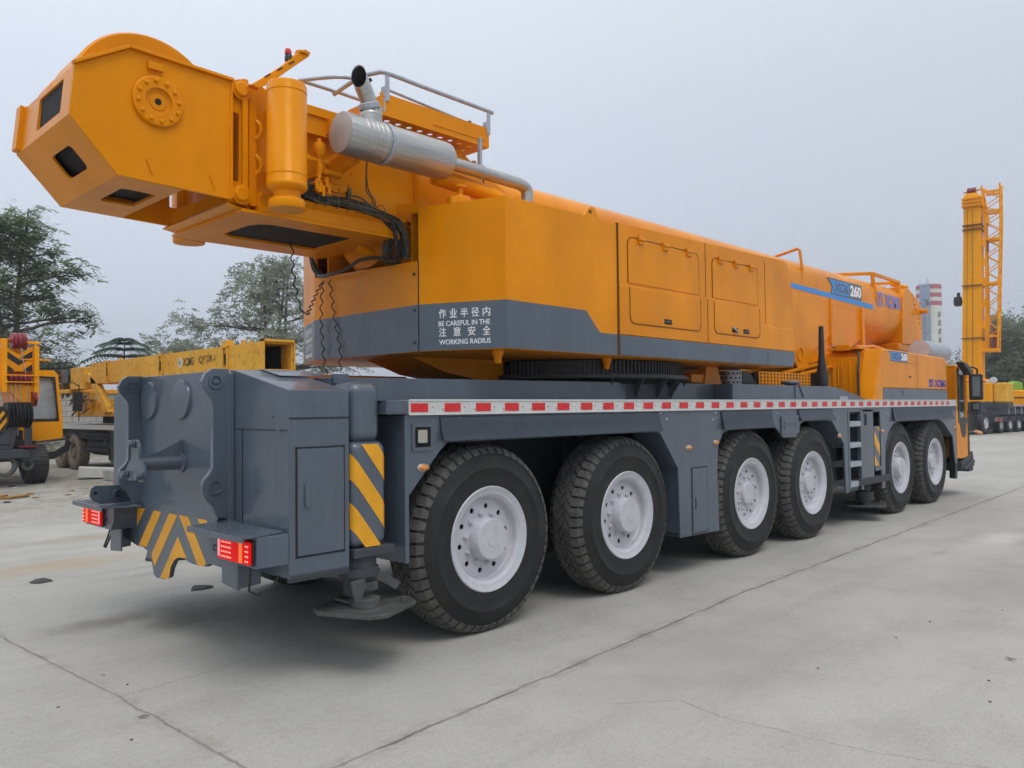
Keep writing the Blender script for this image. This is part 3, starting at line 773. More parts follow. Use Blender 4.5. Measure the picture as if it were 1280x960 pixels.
# --- slewing platform housing (superstructure)
def top(x): return 3.42+(x-.45)*.0195
plan = [(5.50, 0), (.40, 0), (.09, .71), (.09, 2.29), (.40, 3.0), (5.50, 3.0)]
m = MB(); m.prism(plan, 'z', 2.203, 2.222); 
up = m.build('platform_underside', YEL, crane)
sidetop = [(0.479,3.421), (0.658,3.43), (1.402,3.435), (1.43,3.465), (1.465,3.511), (1.511,3.53), (1.557,3.519), (1.619,3.433), (1.878,3.423)]
sidepoly = [(.40, 2.205), (.40, 3.425)]+[(p[0], p[1]) for p in sidetop]+[(1.874, 2.205)]
for side in (0, 1):
    m = MB(); m.prism(sidepoly, 'y', 0, .03)
    if side: m.flipy()
    sp_ = m.build('rear_side_panel', YEL, crane, bevel=.004)
    m = MB(); m.lathe([(0, -.003), (.018, -.003), (.018, .035), (0, .035)], (1.485, .0, 3.478), (0, 1, 0), 14)
    if side: m.flipy()
    m.build('lug_hole', SEAM, sp_)
    # corner panel
    a, b = Vector((.09, .71, 0)), Vector((.40, 0, 0)); u = (b-a).normalized(); n = Vector((u.y, -u.x, 0)); 
    L = (b-a).length
    m = MB(); m.plate([(0, 2.205), (L, 2.205), (L, 3.425), (L*.15, 3.405), (0, 3.40)], [], a, u, (0, 0, 1), -.03)
    if side: m.flipy()
    cp = m.build('corner_panel', YEL, crane, bevel=.004)
    # grey lower band on the corner and side
    m = MB(); m.plate([(0, 2.206), (L, 2.206), (L, 2.592), (0, 2.592)], [], a, u, (0, 0, 1), .003)
    if side: m.flipy()
    m.build('grey_band', GREY, cp)
    m = MB(); m.prism([(.399, 2.206), (.399, 2.592), (1.405, 2.585), (1.60, 2.400), (1.868, 2.398), (1.868, 2.206)], 'y', -.003, 0)
    if side: m.flipy()
    m.build('grey_band', GREY, sp_)
    # engine side: body panel with pressed lower part
    tt = [(1.88, top(1.9)-.0), (5.30, top(5.3)), (5.42, top(5.4)-.04), (5.50, 3.30), (5.53, 3.0), (5.53, 2.205), (1.88, 2.205)]
    m = MB(); m.prism(tt, 'y', .004, .034)
    if side: m.flipy()
    ep = m.build('engine_side_panel', YEL, crane, bevel=.004)
    m = MB(); m.prism([(1.888, 2.398), (1.888, 2.868), (4.32, 2.888), (4.40, 2.875), (4.66, 2.695), (4.74, 2.675), (5.53, 2.670), (5.53, 2.395)], 'y', -.016, .006)
    if side: m.flipy()
    m.build('pressed_lower_panel', YEL, ep, bevel=.012, seg=3)
    m = MB(); m.prism([(1.888, 2.206), (1.888, 2.396), (5.53, 2.393), (5.53, 2.27), (5.47, 2.206)], 'y', -.018, .006)
    if side: m.flipy()
    m.build('grey_band', GREY, ep, bevel=.008, seg=2)
    for x0, x1, z1 in ((2.05, 3.30, 3.33), (3.59, 4.61, 3.33)):
        # doors stand a few millimetres proud of the sheet around them
        d_ = MB(); zc = lambda x: 2.868+.0082*(x-1.888)
        r = rrect(x0, 2.52, x1, z1, .07)
        hi = clip(r, 0, 1, -2.90); lo = clip(r, 0, -1, 2.85)
        d_.prism(hi, 'y', -.004, .006); d_.prism(lo, 'y', -.021, -.010)
        if side: d_.flipy()
        dr = d_.build('engine_door', YEL, ep, bevel=.003)
        g = MB()
        for q, yy in ((rrect(x0-.008, 2.512, x1+.008, z1+.008, .075), 0),):
            N = len(q)
            for i in range(N):
                p0, p1 = q[i], q[(i+1) % N]
                if math.hypot(p1[0]-p0[0], p1[1]-p0[1]) < 1e-4: continue
                segs = 1
                zm = (p0[1]+p1[1])/2
                if abs(p1[1]-p0[1]) > .2:
                    for za, zb, y_ in ((min(p0[1], p1[1]), 2.86, -.0185), (2.90, max(p0[1], p1[1]), .0005)):
                        g.box(p0[0]-.003, y_-.001, za, p0[0]+.003, y_+.003, zb)
                else:
                    y_ = -.0185 if zm < 2.88 else .0005
                    g.bar((p0[0], y_+.001, p0[1]), (p1[0], y_+.001, p1[1]), .006, .006)
        if side: g.flipy()
        g.build('door_gap', SEAM, dr, smooth=0)
        for t_ in (.16, .50, .84):
            x = x0+(x1-x0)*t_; h = MB()
            h.box(x-.045, -.022, z1-.045, x+.045, -.001, z1+.035); h.cyl((x-.05, -.022, z1), (x+.05, -.022, z1), .013, 10)
            if side: h.flipy()
            h.build('door_hinge', YEL, dr, bevel=.004)
    for x, op in ((2.68, 0), (4.02, 1), (4.28, 0)):
        l = MB(); l.box(x-.065, -.026, 2.545, x+.065, -.015, 2.595)
        if side: l.flipy()
        lt = l.build('door_latch', HOLE, ep, bevel=.003)
        l = MB()
        if op: l.bar((x-.06, -.03, 2.60), (x+.03, -.05, 2.545), .018)
        else: l.box(x-.05, -.030, 2.56, x+.05, -.024, 2.582)
        if side: l.flipy()
        l.build('latch_lever', RAILM if op else STEEL, lt, bevel=.002)
    g = MB(); g.box(1.870, -.012, 2.207, 1.886, .003, 3.44); g.box(3.445, -.019, 2.40, 3.453, -.012, 2.868); g.box(3.445, .001, 2.89, 3.453, .0045, 3.475); g.box(4.80, .001, 2.7, 4.806, .0045, 3.45)
    g.box(4.80, -.021, 2.22, 4.806, -.0165, 2.36)
    if side: g.flipy()
    g.build('panel_gap', SEAM, ep, smooth=0)
    # flat roof, inner wall and front end of this half of the housing
    m = MB()
    m.prism([(.13, .70), (.42, .03), (5.50, .03), (5.50, .88), (.13, .88)], 'z', 3.37, 3.385)
    m.box(.14, .855, 2.22, 5.5, .875, 3.39); m.box(5.50, .035, 2.21, 5.52, 2.0 if False else .875, 3.40)
    if side: m.flipy()
    m.build('housing_inner_shell', YEL, crane)
# rear cross panel below the boom foot
m = MB(); m.prism([(.71, 2.205), (.71, 2.96), (2.29, 3.0), (2.29, 2.205)], 'x', .088, .115)
cp = m.build('rear_cross_panel', YEL, crane, bevel=.003)
m = MB(); m.prism([(.715, 2.206), (.715, 2.592), (2.289, 2.592), (2.289, 2.206)], 'x', .084, .0875); m.build('grey_band', GREY, cp)
m = MB(); m.box(.083, .705, 2.21, .089, .713, 2.96); m.build('panel_gap', SEAMG, cp, smooth=0)
m = MB()
for z in (2.55, 2.28, 2.85): m.lathe([(.016, 0), (.014, -.008), (0, -.010)], (.083, .76, z), (1, 0, 0), 8)
split(m.build('panel_bolt', GREY_D, cp))
m = MB()
m.bar((.10, .69, 3.40), (.02, 1.00, 3.43), .006, .07) ; m.build('roof_lip', YEL, crane)
# grease nipples and bolt under the platform
m = MB()
for x, y in ((.55, .25), (2.15, .35)): m.lathe([(.05, 2.203), (.05, 2.18), (.035, 2.15), (.03, 2.10), (0, 2.09)], (x, y, 0), (0, 0, 1), 12)
split(m.build('under_bolt', YEL, crane))

# lettering on the corner panels
def corner_text(side):
    a, b = Vector((.09, .71, 0)), Vector((.40, 0, 0)); u = (b-a).normalized()
    if side: a, b = Vector((.40, 3.0, 0)), Vector((.09, 2.29, 0)); u = (b-a).normalized()
    lines = (('作业半径内', 0.185, 2.468, .076), ('BE CAREFUL IN THE', .182, 2.402, .042), ('注意安全', .185, 2.316, .076), ('WORKING RADIUS', .187, 2.250, .042))
    for s_, du, z, h in lines:
        cjk = ord(s_[0]) > 1000; wid = .455
        if cjk:   # characters set one by one, as on the panel
            cw = .066; n = len(s_)
            for i, ch in enumerate(s_): text('lettering', ch, a+u*(du+(wid-cw)*i/(n-1))+Vector((0, 0, z)), u, (0, 0, 1), h, WTXT, crane, cw, .010)
        else: text('lettering', s_, a+u*du+Vector((0, 0, z)), u, (0, 0, 1), h, WTXT, crane, wid, .012)
corner_text(0); corner_text(1)

# --- boom: U-bottomed telescopic box
def boom_sec(w=1.14, zt=4.0, zb=2.84, rc=.26):
    pts = []; y0, y1 = 1.5-w/2, 1.5+w/2
    r = w/2
    for i in range(17):
        t = math.pi+math.pi*i/16; pts.append((1.5+r*math.cos(t), zb+r+r*math.sin(t)))
    for i in range(9):
        t = R(90*i/8); pts.append((y1-rc+rc*math.cos(t), zt-rc+rc*math.sin(t)))
    for i in range(9):
        t = R(90+90*i/8); pts.append((y0+rc+rc*math.cos(t), zt-rc+rc*math.sin(t)))
    return pts
m = MB(); m.prism(boom_sec(), 'x', .32, 12.45); bo = m.build('main_boom', YEL, crane, smooth=30)
m = MB(); m.prism(boom_sec(1.20, 4.03, 2.81, .20), 'x', 12.42, 12.6); m.build('boom_collar', YEL, bo, bevel=.006)
# head collar with stepped front
m = MB()
hp = [(12.303,3.811), (12.45,3.981), (12.589,4.011), (12.772,3.966), (13.285,3.788), (13.419,3.602), (13.415,2.914), (12.237,2.888)]
m.prism([(p[0], p[1]) for p in hp], 'y', .893, 2.107); hd = m.build('boom_head', YEL, crane, bevel=.012)
m = MB()
for i in range(7):
    x = hp[3][0]+i*.12+.05; z = hp[3][1]-i*.075
    for j in range(9): m.box(x, 1.0+j*.125, z-.02, x+.05, 1.06+j*.125, z+.04)
for i in range(8): m.cyl((hp[2][0]+.25+i*.07, .898, 3.9-i*.09), (hp[2][0]+.25+i*.07, .880, 3.9-i*.09), .022, 8)
m.cyl((13.3, .9, 3.6), (13.3, .75, 3.6), .05, 10); m.cyl((12.6, .9, 4.02), (12.6, 1.2, 4.12), .04, 10)
m.build('head_rollers', YEL, hd)
m = MB(); m.box(12.05, .91, 2.76, 13.2, 2.09, 2.9); m.build('head_sole', YEL, hd, bevel=.02)
# cylinder bracket under the boom
m = MB()
brk = [(p[0], p[1]) for p in [(7.504,3.427), (7.463,2.528), (7.565,2.387), (7.725,2.245), (7.836,2.223), (7.953,2.288), (8.103,2.405), (8.198,2.56), (8.693,2.762), (8.952,2.881), (8.984,3.478)]]
for y in (.915, 2.05): m.prism(brk, 'y', y, y+.035)
brk2 = [(p[0], p[1]) for p in [(8.164,2.37), (8.651,2.463), (9.783,2.711), (10.258,2.875), (10.292,3.443), (8.891,3.457), (8.793,2.795), (8.233,2.562)]]
m.prism(brk2, 'y', .935, 2.065)
cb = m.build('cylinder_bracket', YEL, crane, bevel=.012)
m = MB()
for x, z0, z1 in ((8.87, 2.72, 3.42), (10.2, 2.74, 3.38)): m.prism([(x, z0), (x, z1), (x+.02, z1+.05), (x+.10, z1+.04), (x+.12, z0)], 'y', .885, .94)
m.mirror(); split(m.build('boom_rib', YEL, cb, bevel=.006))
m = MB(); m.lathe([(0, -.002), (.03, -.002), (.03, .01)], (7.72, .93, 2.50), (0, 1, 0), 12); m.lathe([(.10, 0), (.10, 1.2)], (7.72, .9, 2.5), (0, 1, 0), 16); m.build('bracket_pin', YEL, cb)
m = MB(); m.cyl((7.6, 1.5, 2.5), (3.2, 1.5, 2.7), .20, 24); m.cyl((7.9, 1.5, 2.45), (7.4, 1.5, 2.5), .25, 24); m.build('luffing_cylinder', YEL, crane)
# handrail loops on the boom
m = MB(); m.tube([(7.90, .95, 3.66), (7.91, .93, 3.85), (7.92, .97, 4.14), (7.93, 1.0, 4.17), (7.86, 1.55, 4.04), (7.85, 1.6, 4.0)], .022, 6); m.build('boom_loop', YEL, bo)
m = MB()
for p, q in (((10.55, 1.55, 4.12), (10.95, .97, 4.12)), ((10.95, .97, 4.12), (12.35, .97, 4.10)), ((12.35, .97, 4.10), (12.1, 1.5, 4.10)), ((10.95, .97, 4.12), (10.97, .95, 3.74)), ((10.97, .95, 3.78), (10.99, .92, 3.66)), ((12.3, .97, 4.10), (12.3, .97, 3.9)), ((10.55, 1.55, 4.12), (10.55, 1.55, 3.98)), ((12.1, 1.5, 4.1), (12.1, 1.5, 3.98))):
    m.bar(p, q, .055)
m.build('boom_guard', YEL, bo, bevel=.004)
# boom decals
m = MB(); sp1 = [(7.435,3.586), (10.827,3.531), (10.822,3.443), (7.432,3.513)]
m.prism([(p[0], p[1]) for p in sp1], 'y', .926, .932); m.build('blue_stripe', BLUE, bo, smooth=0)
SLT = [(8.96,3.854), (10.352,3.825), (10.339,3.603), (9.027,3.616)]
def badge(x0, z0, w, h, y, parent, notch=True):
    m = MB(); nt = .10*w if notch else 0
    m.prism([(x0-nt*.2, z0), (x0+w, z0), (x0+w, z0+h), (x0-nt*1.2, z0+h), (x0+nt*.3, z0+h*.5)], 'y', y-.002, y)
    b = m.build('model_plate', GREY, parent, smooth=0)
    m = MB(); m.prism([(x0+.02*w, z0+.1*h), (x0+.56*w, z0+.1*h), (x0+.56*w, z0+.9*h), (x0-nt*.6, z0+.9*h), (x0+nt*.55, z0+h*.5)], 'y', y-.004, y-.002); m.build('blue_field', BLUE, b, smooth=0)
    text('lettering', 'XCA', (x0+.08*w, y-.004, z0+.2*h), (1, 0, 0), (0, 0, 1), h*.62, GREY, b, w*.46, .045, off=.001, shear=.15)
    text('lettering', '260', (x0+.60*w, y-.004, z0+.14*h), (1, 0, 0), (0, 0, 1), h*.74, WTXT, b, w*.37, .045, off=.001)
def emblem(x0, z0, w, h, y, mat, parent):
    m = MB(); t = w*.16
    m.plate([(x0, z0), (x0+w, z0), (x0+w, z0+h), (x0, z0+h)], [[(x0+t, z0+t), (x0+w-t, z0+t), (x0+w-t, z0+h-t), (x0+t, z0+h-t)]], (0, y, 0), (1, 0, 0), (0, 0, 1), .002)
    m.prism([(x0+w*.22, z0+h*.82), (x0+w*.78, z0+h*.82), (x0+w*.58, z0+h*.5), (x0+w*.58, z0+h*.2), (x0+w*.42, z0+h*.2), (x0+w*.42, z0+h*.5)], 'y', y-.002, y)
    m.build('emblem', mat, parent, smooth=0)
badge(8.98, 3.55, 1.32, .27, .926, bo)
lt_ = [(11.032,3.578), (11.313,3.565), (11.415,3.566), (12.315,3.541), (11.024,3.768)]
emblem(lt_[0][0], 3.54, lt_[1][0]-lt_[0][0], .25, .925, LAV, bo)
text('lettering', 'XCMG', (lt_[2][0], .929, 3.54), (1, 0, 0), (0, 0, 1), .25, LAV, bo, (lt_[3][0]-lt_[2][0])*.93, .06)

# --- boom tail: sheave block
ty0, ty1 = .93, 2.07
tp = [(-2.14, 4.10), (-2.47, 3.90), (-2.50, 3.58), (-2.21, 3.255), (-1.43, 3.235), (-1.43, 4.085)]
bt = None
m = MB()
m.prism(tp, 'y', ty0, ty0+.02); bt = m.build('tail_cheek', YEL, crane, bevel=.003)
m = MB(); m.prism(tp, 'y', ty1-.02, ty1); m.build('tail_cheek', YEL, crane, bevel=.003)
def wrap(p, q, holes, name='tail_face', th=.018, y0=ty0+.02, y1=ty1-.02):
    """plate between the cheeks along the edge p-q; holes in (across, along) coordinates"""
    p, q = Vector((p[0], 0, p[1])), Vector((q[0], 0, q[1])); L = (q-p).length
    m = MB(); m.plate([(y0, 0), (y1, 0), (y1, L), (y0, L)], holes(L), p, (0, 1, 0), q-p, -th)
    return m.build(name, YEL, bt, bevel=.002)
wrap(tp[1], tp[2], lambda L: [rrect(1.12, .035, 1.62, L-.06, .02)])
wrap(tp[2], tp[3], lambda L: [rrect(1.22, L*.32, 1.60, L*.72, .04)])
wrap(tp[3], (-1.78, 3.243), lambda L: [rrect(1.22, L*.30, 1.66, L*.85, .04)])
wrap((-2.20, 4.063), tp[1], lambda L: [rrect(1.04, .02, 1.96, L-.05, .03)])
m = MB()   # thick flanges on the upper edge of the cheeks
for y in (ty0-.028, ty1-.03):
    for a, b in ((tp[1], tp[0]), (tp[0], tp[5])):
        a, b = Vector((a[0], 0, a[1])), Vector((b[0], 0, b[1])); d = (b-a).normalized(); n = Vector((-d.z, 0, d.x))
        if n.z < 0: n = -n
        m.prism([(a.x, a.z), (b.x, b.z), (b.x+n.x*.022, b.z+n.z*.022), (a.x+n.x*.022, a.z+n.z*.022)], 'y', y, y+.058)
m.prism([(-2.475, 3.59), (-2.53, 3.60), (-2.50, 3.92), (-2.46, 3.91)], 'y', ty1-.10, ty1+.005)
m.box(-1.445, ty0-.012, 3.24, -1.43, ty0, 4.08)
split(m.build('cheek_flange', YEL, bt, bevel=.004))
m = MB(); m.lathe([(0, 0), (.485, 0), (.50, .02), (.50, .47), (.485, .49), (0, .49)], (-1.95, 1.07, 3.80), (0, 1, 0), 64); m.build('drum_guard', YEL, bt, smooth=30)
m = MB()
for y in (1.60, 1.66): m.lathe([(.10, -.03), (.43, -.03), (.462, -.035), (.42, 0), (.462, .035), (.43, .03), (.10, .03)], (-1.95, y, 3.78), (0, 1, 0), 40)
split(m.build('rope_sheave', UNDER, bt))
m = MB(); m.lathe([(0, 0), (.485, 0), (.50, .015), (.50, .24), (.485, .255), (0, .255)], (-1.95, 1.70, 3.78), (0, 1, 0), 56, a0=R(0)); m.build('sheave_guard', YEL, bt, smooth=30)
def shade_sheet(p, q, d, y0=1.0, y1=2.0):  # black sheet behind a tail window, painting the shade inside the block
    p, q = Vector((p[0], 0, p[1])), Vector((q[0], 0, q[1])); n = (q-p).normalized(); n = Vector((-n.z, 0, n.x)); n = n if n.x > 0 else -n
    m = MB(); p, q = p+n*d, q+n*d; m.quad((p.x, y0, p.z), (q.x, y0, q.z), (q.x, y1, q.z), (p.x, y1, p.z)); m.build('inner_shade', HOLE, bt)
shade_sheet((-2.475, 3.555), (-2.20, 3.265), .045); m = MB(); m.quad((-2.2, 1.1, 3.30), (-1.8, 1.1, 3.30), (-1.8, 1.9, 3.30), (-2.2, 1.9, 3.30)); m.build('inner_shade', HOLE, bt); shade_sheet((-2.47, 3.88), (-2.49, 3.60), .012, 1.08, 1.66)
m = MB(); c = (-1.96, ty0, 3.795)
m.lathe([(.168, 0), (.168, -.022), (.160, -.028), (.090, -.028), (.086, -.010), (.060, -.006), (.055, -.012), (0, -.012)], c, (0, 1, 0), 48)
for i in range(12):
    a = R(30*i+8); m.lathe([(.014, -.028), (.014, -.040), (.008, -.044), (0, -.044)], (c[0]+.135*math.cos(a), c[1], c[2]+.135*math.sin(a)), (0, 1, 0), 8)
fl = m.build('shaft_flange', YEL, bt)
m = MB(); m.lathe([(0, -.0145), (.022, -.0145), (.022, -.01)], c, (0, 1, 0), 14); m.build('shaft_hole', HOLE, fl)
m = MB(); m.box(-2.03, ty0-.03, 4.0, -1.93, ty0, 4.05)
m.bar((-2.03, ty0-.004, 3.40), (-1.99, ty0-.004, 3.30), .012, .012); m.bar((-1.60, ty0-.004, 3.38), (-1.56, ty0-.004, 3.28), .012, .012)
m.build('cheek_detail', YEL, bt, bevel=.003)

# --- frame linking tail block to boom foot
m = MB()
slot = rrect(-1.425, 3.38, -1.365, 3.88, .015)
m.plate([(-1.44, 3.22), (-1.10, 3.22), (-1.06, 3.33), (-1.08, 3.45), (-1.15, 3.55), (-1.15, 3.72), (-1.09, 3.82), (-1.09, 4.12), (-1.44, 4.12)], [slot], (0, .955, 0), (1, 0, 0), (0, 0, 1), -.03)
m.box(-1.355, .915, 3.22, -1.315, .955, 4.13); m.box(-1.30, .93, 3.22, -1.24, .955, 4.10)
m.mirror()
m.box(-1.42, .96, 3.9, -1.34, 2.04, 4.1); m.box(-1.42, .96, 3.24, -1.36, 2.04, 3.34)
m.box(-1.30, .99, 3.2, -1.26, 2.01, 4.0)
lf = m.build('link_frame', YEL, crane, bevel=.004)
m = MB()
for z in (4.045, 3.285):
    m.lathe([(.052, 0), (.052, -.05), (.045, -.056), (0, -.056)], (-1.37, .945, z), (0, 1, 0), 22); m.lathe([(.075, .0), (.075, -.012), (.05, -.012)], (-1.36, .93, z), (0, 1, 0), 22)
for z in (3.78, 3.52): m.tube([(-1.25, .93, z-.07), (-1.23, .905, z-.04), (-1.22, .90, z), (-1.23, .905, z+.04), (-1.25, .93, z+.07)], .014, 6)
m.mirror(); split(m.build('link_pin', YEL, lf))
# vertical cylinders on both sides
for side in (0, 1):
    m = MB(); cx_, cy_ = -1.165, .64
    m.lathe([(0, 4.06), (.10, 4.062), (.132, 4.055), (.140, 4.04), (.140, 3.335), (.144, 3.33), (.144, 3.315), (.135, 3.30), (.115, 3.285), (.095, 3.28), (.095, 3.225), (.125, 3.222), (.130, 3.21), (.130, 3.165), (.125, 3.155), (0, 3.152)], (cx_, cy_, 0), (0, 0, 1), 40)
    if side: m.flipy(1.44)
    vc = m.build('upright_cylinder', YEL, crane, smooth=40)
    m = MB(); m.lathe([(.1415, 3.985), (.143, 3.99), (.1415, 3.995)], (cx_, cy_, 0), (0, 0, 1), 40); m.lathe([(.1415, 3.39), (.143, 3.395), (.1415, 3.40)], (cx_, cy_, 0), (0, 0, 1), 40)
    m.box(cx_, .64, 3.40, cx_+.04, .95, 3.5); m.box(cx_, .64, 3.85, cx_+.04, .95, 3.95)
    if side: m.flipy(1.44)
    m.build('cylinder_strap', YEL, vc)
# beacon arm
m = MB(); arm = [(-1.342,4.064), (-1.223,4.163), (-1.08,4.289), (-0.946,4.436), (-0.892,4.463), (-0.85,4.451), (-0.864,4.416), (-0.987,4.305), (-1.159,4.146), (-1.273,4.054)]
m.prism([(p[0], p[1]) for p in arm], 'y', .83, .89); m.lathe([(.05, 0), (.05, .02), (0, .02)], (arm[4][0]-.02, .86, arm[4][1]-.04), (0, 0, 1), 14)
ar = m.build('beacon_arm', YEL, crane, bevel=.006)
m = MB()
for i in range(3):
    t = .22+.2*i; p = Vector((arm[0][0], .828, arm[0][1])).lerp(Vector((arm[5][0], .828, arm[5][1])), t); q = Vector((arm[0][0], .828, arm[0][1])).lerp(Vector((arm[5][0], .828, arm[5][1])), t+.09); m.bar(p, q, .004, .012)
m.build('arm_slot', SEAM, ar)
bp = [(-1.021,4.386)][0]
m = MB(); m.lathe([(0, 0), (.03, .0), (.03, .035), (.022, .05), (0, .052)], (bp[0], .86, bp[1]-.045), (0, 0, 1), 14); bk = m.build('beacon', BLACKP, ar)
m = MB(); m.lathe([(.024, .05), (.026, .07), (.018, .09), (0, .094)], (bp[0]-.005, .86, bp[1]-.045), (0, 0, 1), 14); m.build('beacon_lens', REDM, bk)
m = MB(); m.tube([(-1.25, .84, 4.07), (-1.22, .80, 4.02), (-1.17, .80, 4.04), (-1.12, .82, 4.12), (-1.08, .83, 4.16)], .008, 6); m.build('beacon_wire', YEL, ar)

# --- boom foot box
m = MB()
m.prism([(1.0, 3.185), (1.0, 3.28), (.98, 3.29), (.98, 4.03), (2.02, 4.03), (2.02, 3.29), (2.0, 3.28), (2.0, 3.185)], 'x', -1.24, .30)
bf = m.build('boom_foot', YEL, crane, bevel=.006)
m = MB()  # sole plate with the dark opening and flared ledge
op = rrect(-1.05, 1.12, -.35, 1.88, .06)
op = [(-1.12, 1.30), (-1.08, 1.20), (-1.0, 1.15), (-.30, 1.15), (-.22, 1.22), (-.22, 1.80), (-1.0, 1.80), (-1.12, 1.70)]
m.plate([(-1.37, .90), (.05, .90), (.05, 2.10), (-1.37, 2.10)], [op], (0, 0, 3.158), (1, 0, 0), (0, 1, 0), .022)
sl_ = m.build('foot_sole', YEL, bf, bevel=.002)
m = MB(); m.box(-1.2, 1.0, 3.1805, -.2, 1.95, 3.1835); m.build('sole_shade_sheet', HOLE, sl_)  # black sheet paints the shade inside the sole opening
m = MB(); m.prism([(.90, 3.1815), (.90, 3.27), (.86, 3.30), (.86, 3.315), (.978, 3.315), (.978, 3.1815)], 'x', -1.24, .08); m.mirror()
split(m.build('foot_ledge', YEL, bf, bevel=.003))
m = MB(); m.prism([(-1.47, 3.20), (-1.24, 3.16), (-1.24, 3.18), (-1.46, 3.215)], 'y', .95, 2.05); m.build('sloped_flange', YEL, bf, bevel=.002)
m = MB()
for y in (1.15, 1.85): m.prism([(-1.42, 3.24), (-1.24, 3.21), (-1.24, 3.35), (-1.40, 3.35)], 'y', y, y+.02)
m.build('gusset', YEL, bf)
# rounded belly running into the housing
m = MB(); m.cyl((.13, 1.5, 3.43), (1.25, 1.5, 3.40), .43, 40, .43); m.build('boom_belly', YEL, bf)
m = MB(); m.cyl((-.15, 1.22, 3.10), (.0, 1.22, 3.08), .035, 12); m.build('belly_stub', YEL, bf)
m = MB(); m.box(1.28, .9, 2.5, 1.32, 2.1, 3.3); m.build('interior_shade_plate', UNDER, bf)  # black plate paints in the shade behind the cross panel
# side plates around the boom foot (sloping top)
m = MB(); ip = [(0.283,3.452), (0.286,3.851), (0.591,3.952), (0.988,4.114), (1.113,4.142), (1.327,4.112), (1.572,4.054), (1.999,3.945), (2.486,3.823), (2.579,3.691)]
ip = [(p[0], p[1]) for p in ip]
m.prism([(.22, 3.2)]+[(.22, 3.86), (.30, 3.98), (.62, 4.06), (.72, 4.05), (.86, 3.97), (1.12, 3.86)]+[(1.55, 3.66), (1.9, 3.42), (1.9, 3.2)], 'y', .86, .925); m.mirror(); split(m.build('boom_cheek_plate', YEL, crane, bevel=.005))
m = MB(); m.box(.985, .852, 3.4, .993, .861, 3.93); m.build('cheek_gap', SEAM, crane)
m = MB()
for x, z in ((.86, 3.985), (1.42, 3.75)): m.prism([(x, z-.03), (x+.02, z+.02), (x+.05, z+.02), (x+.06, z-.04)], 'y', .87, .915)
split(m.build('lifting_eye', YEL, crane))
# wall behind the muffler, pipes and tanks above the corner panel
m = MB(); m.box(-1.10, .932, 3.33, .235, .975, 4.0); m.box(.228, .86, 3.30, .236, .98, 3.92); m.build('foot_wall', YEL, bf, bevel=.003)
m = MB(); m.tube([(.26, .70, 3.70), (.5, .66, 3.67), (.85, .60, 3.62), (.95, .55, 3.55)], .075, 16); m.build('intake_pipe', YEL, crane)
m = MB()
for x, y, r, z in ((.36, .50, .10, 3.50), (.58, .42, .09, 3.465), (.25, .45, .04, 3.47)):
    m.lathe([(r, 3.37), (r, z-.025), (r*.93, z-.006), (r*.5, z+.004), (0, z+.004)], (x, y, 0), (0, 0, 1), 26)
m.lathe([(.025, 3.5), (.025, 3.57), (.05, 3.58), (.05, 3.60), (0, 3.605)], (.37, .50, 0), (0, 0, 1), 12)
m.box(1.15, .25, 3.385, 1.35, .40, 3.475)
split(m.build('filter_cap', YEL, crane))

# --- motor and valves on the boom foot wall
m = MB(); c = Vector((-.56, .932, 3.60))
m.lathe([(.155, 0), (.155, -.018), (.10, -.02), (.095, -.03), (0, -.03)], c, (0, 1, 0), 32)
for i in range(8):
    a = R(45*i+10); m.lathe([(.014, -.018), (.014, -.032), (0, -.034)], c+Vector((.13*math.cos(a), 0, .13*math.sin(a))), (0, 1, 0), 8)
m.build('motor_flange', YEL, bf)
m = MB(); m.cyl((-.60, .90, 3.64), (-.56, .70, 3.70), .075, 24); m.cyl((-.56, .70, 3.70), (-.555, .68, 3.705), .06, 24); m.box(-.70, .86, 3.55, -.56, .90, 3.59); m.cyl((-.72, .86, 3.57), (-.58, .84, 3.57), .022, 10)
m.build('hydraulic_motor', YEL, bf, bevel=.003)
m = MB(); bx_, by_ = -.80, .80
m.lathe([(0, 3.79), (.018, 3.79), (.02, 3.765), (.042, 3.755), (.048, 3.73), (.048, 3.68), (.03, 3.65), (.02, 3.64), (.02, 3.60), (.032, 3.59), (.032, 3.54), (.018, 3.52), (.018, 3.46), (.03, 3.45), (.03, 3.38), (0, 3.38)], (bx_, by_, 0), (0, 0, 1), 18)
m.cyl((bx_-.11, by_, 3.62), (bx_+.09, by_, 3.625), .016, 10); m.cyl((bx_-.12, by_, 3.62), (bx_-.09, by_, 3.62), .028, 10); m.cyl((bx_+.06, by_, 3.55), (bx_+.06, by_+.12, 3.55), .018, 8)
for dx, dz in ((.05, 3.47), (-.04, 3.44), (.02, 3.40), (-.02, 3.50), (.07, 3.42)): m.cyl((bx_+dx, by_-.03, dz), (bx_+dx, by_+.1, dz), .018, 8); m.cyl((bx_+dx, by_-.03, dz-.05), (bx_+dx, by_-.03, dz+.03), .012, 8)
m.build('valve_cluster', YEL, bf)
# deep rectangular duct behind the muffler
m = MB(); m.box(-.95, .86, 3.84, -.42, .935, 3.99); m.prism([(-1.0, 3.98), (-.3, 3.98), (-.3, 4.05), (-1.0, 4.05)], 'y', .84, .935); m.box(-.70, .80, 3.86, -.68, .9, 3.98); m.build('wall_duct', YEL, bf, bevel=.003)

